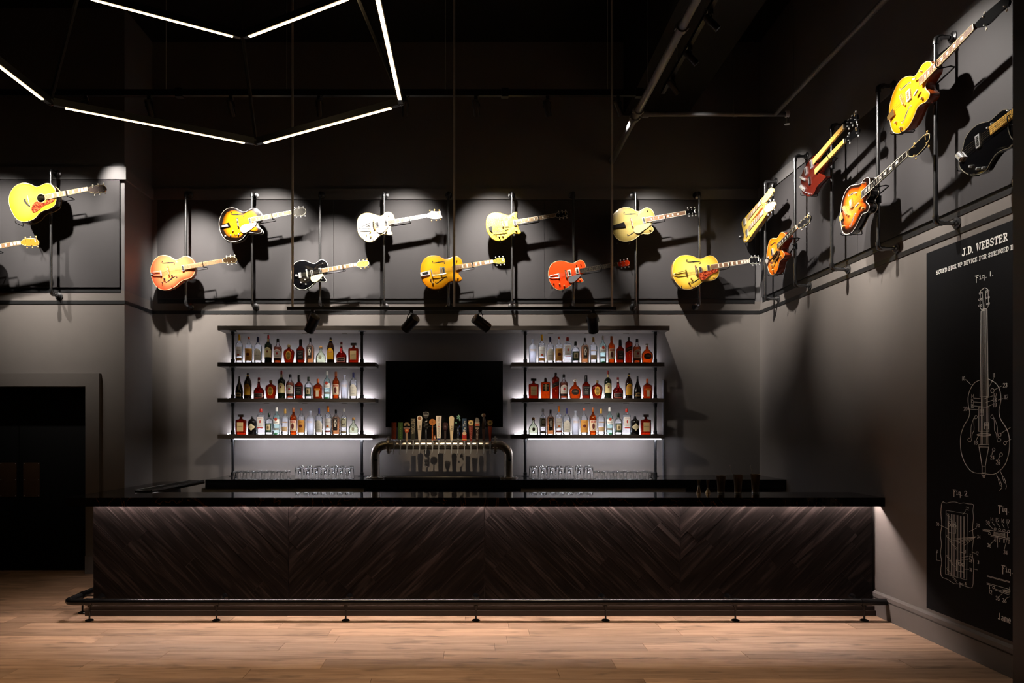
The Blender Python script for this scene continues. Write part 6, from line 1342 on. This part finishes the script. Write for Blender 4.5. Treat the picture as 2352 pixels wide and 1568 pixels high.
# stroke lettering: polylines on a 4 x 6 grid
GL = {
 'J': [[(1.2, 6), (4, 6)], [(2.8, 6), (2.8, 1.4), (2.2, .3), (1.2, 0), (.3, .4), (.2, 1.3)]],
 'D': [[(0, 6), (2.2, 6), (3.4, 5.2), (3.9, 4), (3.9, 2), (3.4, .8), (2.2, 0), (0, 0)], [(.9, 6), (.9, 0)]],
 'W': [[(0, 6), (1.5, 6)], [(.7, 6), (1.7, 0), (2.8, 4.6), (3.9, 0), (4.9, 6)], [(4.1, 6), (5.6, 6)]],
 'E': [[(3.4, 4.9), (3.4, 6), (0, 6)], [(.9, 6), (.9, 0)], [(0, 0), (3.6, 0), (3.6, 1.1)], [(.9, 3.1), (2.6, 3.1)]],
 'B': [[(0, 6), (2.4, 6), (3.3, 5.4), (3.3, 3.8), (2.4, 3.2), (.9, 3.2)], [(2.4, 3.2), (3.7, 2.4), (3.7, .8), (2.6, 0), (0, 0)], [(.9, 6), (.9, 0)]],
 'S': [[(3.5, 4.6), (3.3, 5.6), (2, 6), (.8, 5.6), (.4, 4.6), (.9, 3.6), (2.9, 2.6), (3.6, 1.6), (3.1, .4), (1.9, 0), (.6, .4), (.3, 1.4)]],
 'T': [[(.1, 4.8), (.1, 6), (3.9, 6), (3.9, 4.8)], [(2, 6), (2, 0)], [(1, 0), (3, 0)]],
 'R': [[(0, 6), (2.4, 6), (3.4, 5.3), (3.4, 3.6), (2.4, 3), (.9, 3)], [(2, 3), (3.4, 0), (4.2, 0)], [(.9, 6), (.9, 0)], [(0, 0), (1.8, 0)]],
 'O': [[(2, 6), (.8, 5.3), (.2, 3.8), (.2, 2.2), (.8, .7), (2, 0), (3.2, .7), (3.8, 2.2), (3.8, 3.8), (3.2, 5.3), (2, 6)]],
 'U': [[(0, 6), (1.6, 6)], [(.8, 6), (.8, 1.4), (1.5, .2), (2.6, .2), (3.3, 1.4), (3.3, 6)], [(2.6, 6), (4.1, 6)]],
 'N': [[(0, 6), (.9, 6), (3.3, .2), (3.3, 6)], [(.9, 6), (.9, 0)], [(0, 0), (1.8, 0)], [(2.6, 6), (4.1, 6)]],
 'P': [[(0, 6), (2.4, 6), (3.5, 5.2), (3.5, 3.4), (2.4, 2.7), (.9, 2.7)], [(.9, 6), (.9, 0)], [(0, 0), (1.9, 0)]],
 'I': [[(.2, 6), (2, 6)], [(1.1, 6), (1.1, 0)], [(.2, 0), (2, 0)]],
 'C': [[(3.7, 4.4), (3.4, 5.5), (2.2, 6), (.9, 5.4), (.3, 4), (.3, 2), (.9, .6), (2.2, 0), (3.4, .5), (3.7, 1.6)]],
 'K': [[(0, 6), (1.8, 6)], [(.9, 6), (.9, 0)], [(0, 0), (1.8, 0)], [(3.4, 6), (.9, 2.6)], [(1.7, 3.6), (3.6, 0), (4.2, 0)]],
 'V': [[(-.2, 6), (1.2, 6)], [(.5, 6), (2, 0), (3.5, 6)], [(2.8, 6), (4.2, 6)]],
 'F': [[(3.5, 4.8), (3.5, 6), (0, 6)], [(.9, 6), (.9, 0)], [(0, 0), (1.9, 0)], [(.9, 3.1), (2.7, 3.1)]],
 'G': [[(3.6, 4.5), (3.3, 5.6), (2.2, 6), (.9, 5.4), (.3, 4), (.3, 2), (.9, .6), (2.2, 0), (3.5, .6), (3.5, 2.6), (2.3, 2.6)]],
 'M': [[(0, 6), (.9, 6), (2.6, 1.4), (4.3, 6), (5.2, 6)], [(.9, 6), (.9, 0)], [(4.3, 6), (4.3, 0)]],
 '.': [[(.4, .1), (.8, .1)]], ' ': [],
 '0': [[(2, 6), (.6, 5), (.3, 3), (.6, 1), (2, 0), (3.4, 1), (3.7, 3), (3.4, 5), (2, 6)]], '1': [[(1.2, 6), (1.2, 0)]],
 '2': [[(.3, 4.8), (1, 6), (2.8, 6), (3.6, 4.8), (3.2, 3.4), (.3, 0), (3.8, 0)]], '3': [[(.4, 5.4), (1.6, 6), (3, 5.7), (3.4, 4.4), (2.4, 3.2), (1.6, 3.2), (2.6, 3.1), (3.6, 1.8), (3, .4), (1.6, 0), (.3, .7)]],
 '4': [[(2.8, 0), (2.8, 6), (.2, 1.8), (3.9, 1.8)]], '5': [[(3.4, 6), (.8, 6), (.5, 3.4), (2.2, 3.7), (3.5, 2.7), (3.4, .9), (2, 0), (.4, .5)]],
 '6': [[(3, 6), (1.2, 4.6), (.3, 2), (.9, .4), (2.2, 0), (3.5, 1), (3.3, 2.8), (2, 3.3), (.5, 2.4)]], '7': [[(.2, 6), (3.8, 6), (1.4, 0)]],
 '8': [[(2, 3.2), (.7, 4.2), (1, 5.6), (2, 6), (3.1, 5.6), (3.3, 4.2), (2, 3.2), (.4, 1.7), (.9, .3), (2, 0), (3.2, .3), (3.6, 1.7), (2, 3.2)]], '9': [[(3.5, 3.4), (2, 2.7), (.6, 3.6), (.5, 5.2), (1.8, 6), (3.2, 5.4), (3.6, 3.6), (2.8, 1), (1.2, 0)]],
 'f': [[(-.6, 6), (4.2, 6)], [(1, 6), (1, -3)], [(1, 3.4), (2.8, 3.4)]], 'i': [[(.4, 3.8), (1.2, 3.8), (1.2, .2), (.2, .2), (2.2, .2)], [(1.2, 5.3), (1.3, 5.5)]], 'g': [[(3, 3.8), (.6, 3.8), (.6, .6), (3, .6)], [(3, 4), (3, -3)]],
 'j': [[(2.6, 6), (2.6, .6), (1.8, 0), (.4, .4)]], 'a': [[(.4, 3.6), (2, 4), (2.8, 3.2), (2.8, 0)], [(2.8, 2.2), (1, 2), (.3, 1), (.9, 0), (2.8, .8)]], 'm': [[(.3, 4), (.3, 0)], [(.3, 3), (1.2, 4), (2, 3.4), (2, 0)], [(2, 3.2), (3, 4), (3.8, 3.2), (3.8, 0)]], 'e': [[(.4, 2), (3.2, 2.2), (2.8, 3.7), (1.6, 4), (.5, 3), (.4, 1.4), (1.4, 0), (3, .5)]],
}
WID = {'W': 5.6, 'M': 5.2, 'I': 2.2, '.': 1.3, ' ': 1.8, '1': 2.2, 'i': 2.4, 'm': 4.2}
def glyphs(mb, s, y0, z0, h, w, track=1.0, ylen=None, extra=1.1):
    """text drawn on the wall: starts at y0 and runs toward smaller y"""
    sc = h / 6; adv = sum(WID.get(c, 4) + extra for c in s); k = (ylen / (adv * sc)) if ylen else track; u = 0
    for c in s:
        for pl in GL[c]: line(mb, [(y0 - (u + x) * sc * k, z0 + y * sc) for x, y in pl], w)
        u += WID.get(c, 4) + extra
LZ = [0]
def line(mb, pts, w, closed=False):
    LZ[0] = (LZ[0] + 1) % 37; hz = .0008 + .00006 * LZ[0]
    P = [Vector(p) for p in pts]
    if not closed and len(P) > 1:       # square ends
        a = (P[1] - P[0]); b = (P[-1] - P[-2])
        if a.length > 1e-6: P[0] = P[0] - a.normalized() * w * .35
        if b.length > 1e-6: P[-1] = P[-1] + b.normalized() * w * .35
    r = MB().ribbon([(-p.x, p.y) for p in P], w, 0, hz, closed=closed)
    mb.add([(MX - z, -y, zz) for y, zz, z in r.v], r.f)
def W6(x, y): p = atx(2100 + x / 3.5635, 500 + y / 3.5635, MX); return (p.y, p.z)
def W7(x, y): p = atx(2100 + x / 4.6111, 840 + y / 4.6111, MX); return (p.y, p.z)
def W8(x, y): p = atx(2100 + x / 3.3493, 1100 + y / 3.3493, MX); return (p.y, p.z)
def mark(name, mb): obj(name, mb, M['chalk'], mu, False, True)
def words(name, s, y0, z0, h, w, ylen, extra=1.1):
    '''one part for each printed word'''
    sc = h / 6; k = ylen / (sum(WID.get(c, 4) + extra for c in s) * sc); u = 0
    for wd in s.split(' '):
        m = MB(); glyphs(m, wd, y0 - u * sc * k, z0, h, w, k, extra=extra); mark(name, m)
        u += sum(WID.get(c, 4) + extra for c in wd + ' ')
words('title_lettering', 'J.D. WEBSTER', 5.444, 3.013, .05, .0098, .468)
words('subtitle_lettering', 'SOUND PICK UP DEVICE FOR STRINGED INSTRUMENTS', 5.747, 2.937, .029, .0054, 1.078)
words('figure_caption', 'fig. 1.', 5.298, 2.797, .033, .0052, .185, 1.0)
y, z = W7(415, 1360); words('figure_caption', 'fig. 2.', y, z, .036, .0052, .175, 1.0)
y, z = W8(650, 243); m = MB(); glyphs(m, 'fig.', y, z, .036, .0052, ylen=.105, extra=1.0); mark('figure_caption', m)
y, z = W8(677, 705); m = MB(); glyphs(m, 'fig.', y, z, .038, .0052, ylen=.105, extra=1.0); mark('figure_caption', m)
y, z = W8(645, 1075); m = MB(); glyphs(m, 'jame', y, z, .045, .0045, ylen=.13, extra=1.0); mark('signature', m)
TH = .0036
m = MB()
# guitar outline, neck, head
line(m, [W7(*p) for p in cr([(697, 150), (640, 180), (595, 250), (572, 330), (575, 420), (588, 490), (575, 555), (530, 630), (498, 720), (490, 810), (500, 920), (535, 1020), (585, 1095), (640, 1130), (730, 1138), (830, 1148), (895, 1120), (960, 1050), (998, 950), (1012, 830), (1000, 720), (965, 640), (915, 560), (900, 480), (912, 410), (920, 340), (905, 250), (860, 180), (785, 138)], 4, False)], TH)
line(m, [W6(*p) for p in [(548, 765), (540, 1465), (607, 1460), (598, 752)]], TH)
for a, b in ((556, 549), (563, 556), (570, 566), (577, 577), (584, 588), (591, 598)): line(m, [W6(a, 752), W7(700 + (a - 552) * 2.1, 832)], .0022)
line(m, [W6(*p) for p in [(550, 752), (594, 742), (595, 752), (551, 763)]], .005, True)
line(m, [W6(*p) for p in cr([(550, 750), (538, 728), (540, 660), (543, 600), (558, 585), (577, 573), (594, 580), (603, 590), (606, 640), (608, 710), (596, 742)], 3, False)], TH)
for x, y in ((537, 619), (533, 671), (532, 720), (553, 613), (550, 666), (548, 716), (590, 604), (594, 655), (597, 706), (608, 598), (612, 650), (613, 700)):
    line(m, [W6(x + 5.5 * math.cos(R(a)), y + 8 * math.sin(R(a))) for a in range(0, 360, 45)], .0025, True)
line(m, [W6(558, 612), W6(566, 745)], .0025); line(m, [W6(588, 610), W6(578, 742)], .0025)
# pickup frame, bridge, tailpiece, f holes
for q in ([(685, 440), (792, 437), (792, 695), (685, 695)], [(697, 460), (735, 458), (735, 522), (697, 524)], [(745, 602), (787, 600), (787, 668), (745, 670)], [(685, 835), (792, 832), (792, 860), (685, 858)], [(720, 1062), (754, 1062), (754, 1130), (720, 1130)], [(716, 1140), (756, 1140), (752, 1160), (720, 1160)]):
    line(m, [W7(*p) for p in q], TH, True)
for q in ([(697, 478), (735, 478)], [(697, 492), (735, 492)], [(715, 460), (715, 492)], [(745, 620), (787, 620)], [(745, 634), (787, 634)], [(766, 602), (766, 634)], [(688, 860), (720, 1062)], [(790, 860), (754, 1062)], [(697, 330), (785, 325)]):
    line(m, [W7(*p) for p in q], TH)
line(m, [W7(740 + 75 * math.cos(R(a)), 730 + 12 * math.sin(R(a))) for a in range(0, 360, 20)], TH, True)
line(m, [W7(*p) for p in cr([(640, 545), (648, 525), (665, 530), (668, 548), (652, 560), (636, 560), (632, 600), (634, 680), (615, 720), (605, 790), (585, 802), (567, 785), (575, 765), (592, 765), (600, 740), (602, 650), (615, 600), (630, 555)], 3)], .0028, True)
line(m, [W7(*p) for p in cr([(838, 545), (832, 520), (815, 525), (812, 545), (826, 558), (842, 560), (848, 600), (850, 680), (868, 720), (880, 790), (898, 806), (918, 790), (912, 768), (895, 770), (885, 740), (880, 650), (866, 600), (850, 555)], 3)], .0028, True)
for x, y, rr in ((828, 262, 19), (906, 730, 15), (962, 818, 15), (842, 886, 14), (920, 938, 15), (738, 1170, 10)): line(m, [W7(x + rr * math.cos(R(a)), y + rr * 1.2 * math.sin(R(a))) for a in range(0, 360, 30)], TH, True)
for q in ([(870, 1150), (895, 1200)], [(890, 1200), (905, 1198), (928, 1262), (912, 1268), (890, 1200)], [(922, 1268), (930, 1290), (905, 1318)], [(915, 1120), (940, 1175)], [(933, 1175), (948, 1170), (970, 1232), (957, 1240), (933, 1175)], [(968, 1238), (978, 1275), (970, 1302)]): line(m, [W7(*p) for p in q], .003)
mark('patent_guitar_drawing', m)
# call-outs of the guitar drawing
for q in ([(545, 145), (602, 198)], [(840, 135), (787, 235)], [(930, 212), (845, 255)], [(942, 347), (890, 362)], [(635, 342), (705, 347)], [(635, 382), (715, 388)], [(635, 424), (728, 432)], [(570, 457), (675, 464)], [(835, 317), (748, 347)], [(832, 363), (762, 387)], [(832, 408), (780, 430)], [(655, 790), (680, 740)], [(915, 718), (1020, 652)], [(970, 808), (1025, 778)], [(835, 892), (824, 940)], [(912, 948), (890, 993)]): 
    m = MB(); line(m, [W7(*p) for p in q], .0028); mark('leader_line', m)
for s, x, y in (('10', 508, 155), ('11', 832, 122), ('23', 942, 228), ('12', 958, 353), ('14', 603, 342), ('15', 600, 393), ('16', 600, 443), ('20', 524, 475), ('17', 840, 333), ('18', 838, 383), ('19', 838, 435), ('13', 638, 832), ('24', 806, 990), ('26', 867, 1040)):
    m = MB(); a, b = W7(x, y); glyphs(m, s, a, b, .0285, .0034, .95, extra=.9); mark('callout_number', m)
# figure 2: pickup plan in a torn outline
m = MB()
line(m, [W8(*p) for p in cr([(215, 178), (245, 184), (280, 176), (320, 176), (350, 186), (380, 182), (415, 190), (455, 196), (452, 240), (456, 300), (450, 380), (455, 470), (446, 560), (458, 650), (455, 740), (448, 830), (400, 826), (350, 806), (305, 802), (260, 772), (212, 750), (205, 690), (212, 640), (203, 570), (210, 500), (203, 430), (212, 350), (206, 260)], 3)], .0026, True)
for q in ([(245, 240), (408, 268), (404, 776), (242, 730)], [(262, 325), (318, 330), (318, 418), (262, 408)], [(325, 622), (386, 632), (384, 716), (324, 704)]): line(m, [W8(*p) for p in q], .0032, True)
for x in (262, 288, 310, 333, 358, 381): 
    y0, y1 = 262 + (x - 245) * .18, 728 + (x - 245) * .25
    line(m, [W8(x - 3, y0), W8(x - 3, y1), W8(x + 4, y1 + 2), W8(x + 4, y0 + 1)], .002)
for cx, cy in ((268, 350), (290, 354), (312, 358), (333, 648), (355, 653), (377, 658)): line(m, [W8(cx + 9 * math.cos(R(a)), cy + 13 * math.sin(R(a))) for a in range(0, 360, 36)], .0024, True)
for x0, y0 in ((247, 265), (247, 432), (247, 585), (247, 682)):
    for i in range(14): line(m, [W8(x0 + i * 6, y0 + i * 8 + 10), W8(x0 + 6 + i * 6, y0 + i * 8 - 2)], .0016)
for x in (272, 296, 320, 340, 362, 384): line(m, [W8(x, 462 + (x - 272) * .45), W8(476, 442)], .002)
for q in ([(395, 245), (374, 272)], [(198, 352), (268, 386)], [(425, 404), (480, 376)], [(350, 560), (394, 572)], [(446, 564), (472, 570)], [(420, 592), (358, 606)], [(418, 618), (360, 618)], [(422, 694), (384, 692)], [(352, 792), (353, 832)], [(354, 800), (385, 808)], [(172, 570), (172, 622), (204, 628)], [(458, 690), (488, 698)]): line(m, [W8(*p) for p in q], .0022)
for s, x, y in (('32', 396, 236), ('30', 170, 356), ('20', 478, 366), ('34', 484, 454), ('4', 388, 566), ('12', 474, 580), ('37', 424, 598), ('38', 422, 634), ('31', 426, 706), ('4', 390, 814), ('3', 170, 566), ('3', 488, 650)): a, b = W8(x, y); glyphs(m, s, a, b, .024, .0026, .95, extra=.9)
mark('patent_plan_drawing', m)
# figures 3 and 4: sections
for q3, q4, nm in ((0, 600, 'coil_section_drawing'), (600, 2000, 'magnet_section_drawing')):
    m = MB(); inn = lambda p: q3 <= p[1] < q4
    for q in ([(527, 386), (735, 412)], [(527, 398), (580, 406)], [(590, 440), (735, 468)], [(592, 432), (735, 458)], [(615, 405), (612, 435), (700, 448), (698, 418)], [(718, 416), (716, 448), (735, 452)], [(563, 742), (736, 788)], [(563, 748), (736, 796)], [(560, 798), (735, 848)], [(560, 808), (600, 818)], [(620, 852), (736, 892)], [(626, 845), (736, 880)], [(680, 850), (736, 866)], [(735, 830), (735, 866)]):
        if inn(q[0]): line(m, [W8(*p) for p in q], .0026)
    if q3 == 0:
        for i in range(7): line(m, [W8(530 + i * 8, 398 + i), W8(538 + i * 8, 388 + i)], .0016)
        for i in range(6): line(m, [W8(616, 408 + i * 5), W8(698, 420 + i * 5)], .0016)
        for x, y in ((624, 452), (658, 456), (691, 462), (726, 468)): line(m, [W8(x - 4, y), W8(x - 3, y + 28), W8(x + 3, y + 28), W8(x + 4, y)], .0022)
    else:
        for i in range(8): line(m, [W8(684 + i * 7, 862 + i * 2), W8(692 + i * 7, 846 + i * 2)], .0016)
    for cx, cy in ((580, 418), (622, 384), (657, 388), (691, 394), (726, 402), (612, 834)):
        if inn((cx, cy)): line(m, [W8(cx + 9 * math.cos(R(a)), cy + 9 * math.sin(R(a))) for a in range(0, 360, 45)], .0024, True)
    for q in ([(598, 330), (622, 360)], [(634, 335), (660, 368)], [(676, 340), (693, 374)], [(718, 345), (725, 376)], [(575, 352), (605, 384)], [(585, 504), (622, 462)], [(641, 442), (642, 524)], [(694, 540), (712, 470)], [(578, 812), (582, 845)], [(655, 902), (690, 868)], [(705, 918), (735, 904)]):
        if inn(q[0]): line(m, [W8(*p) for p in q], .0022)
    mark(nm, m)
for s, x, y in (('14', 586, 320), ('15', 626, 326), ('16', 670, 332), ('17', 710, 338), ('30', 552, 346), ('36', 563, 520), ('34', 688, 574), ('12', 576, 878), ('35', 628, 926), ('36', 680, 944)):
    m = MB(); a, b = W8(x, y); glyphs(m, s, a, b, .026, .0026, .95, extra=.9); mark('callout_number', m)
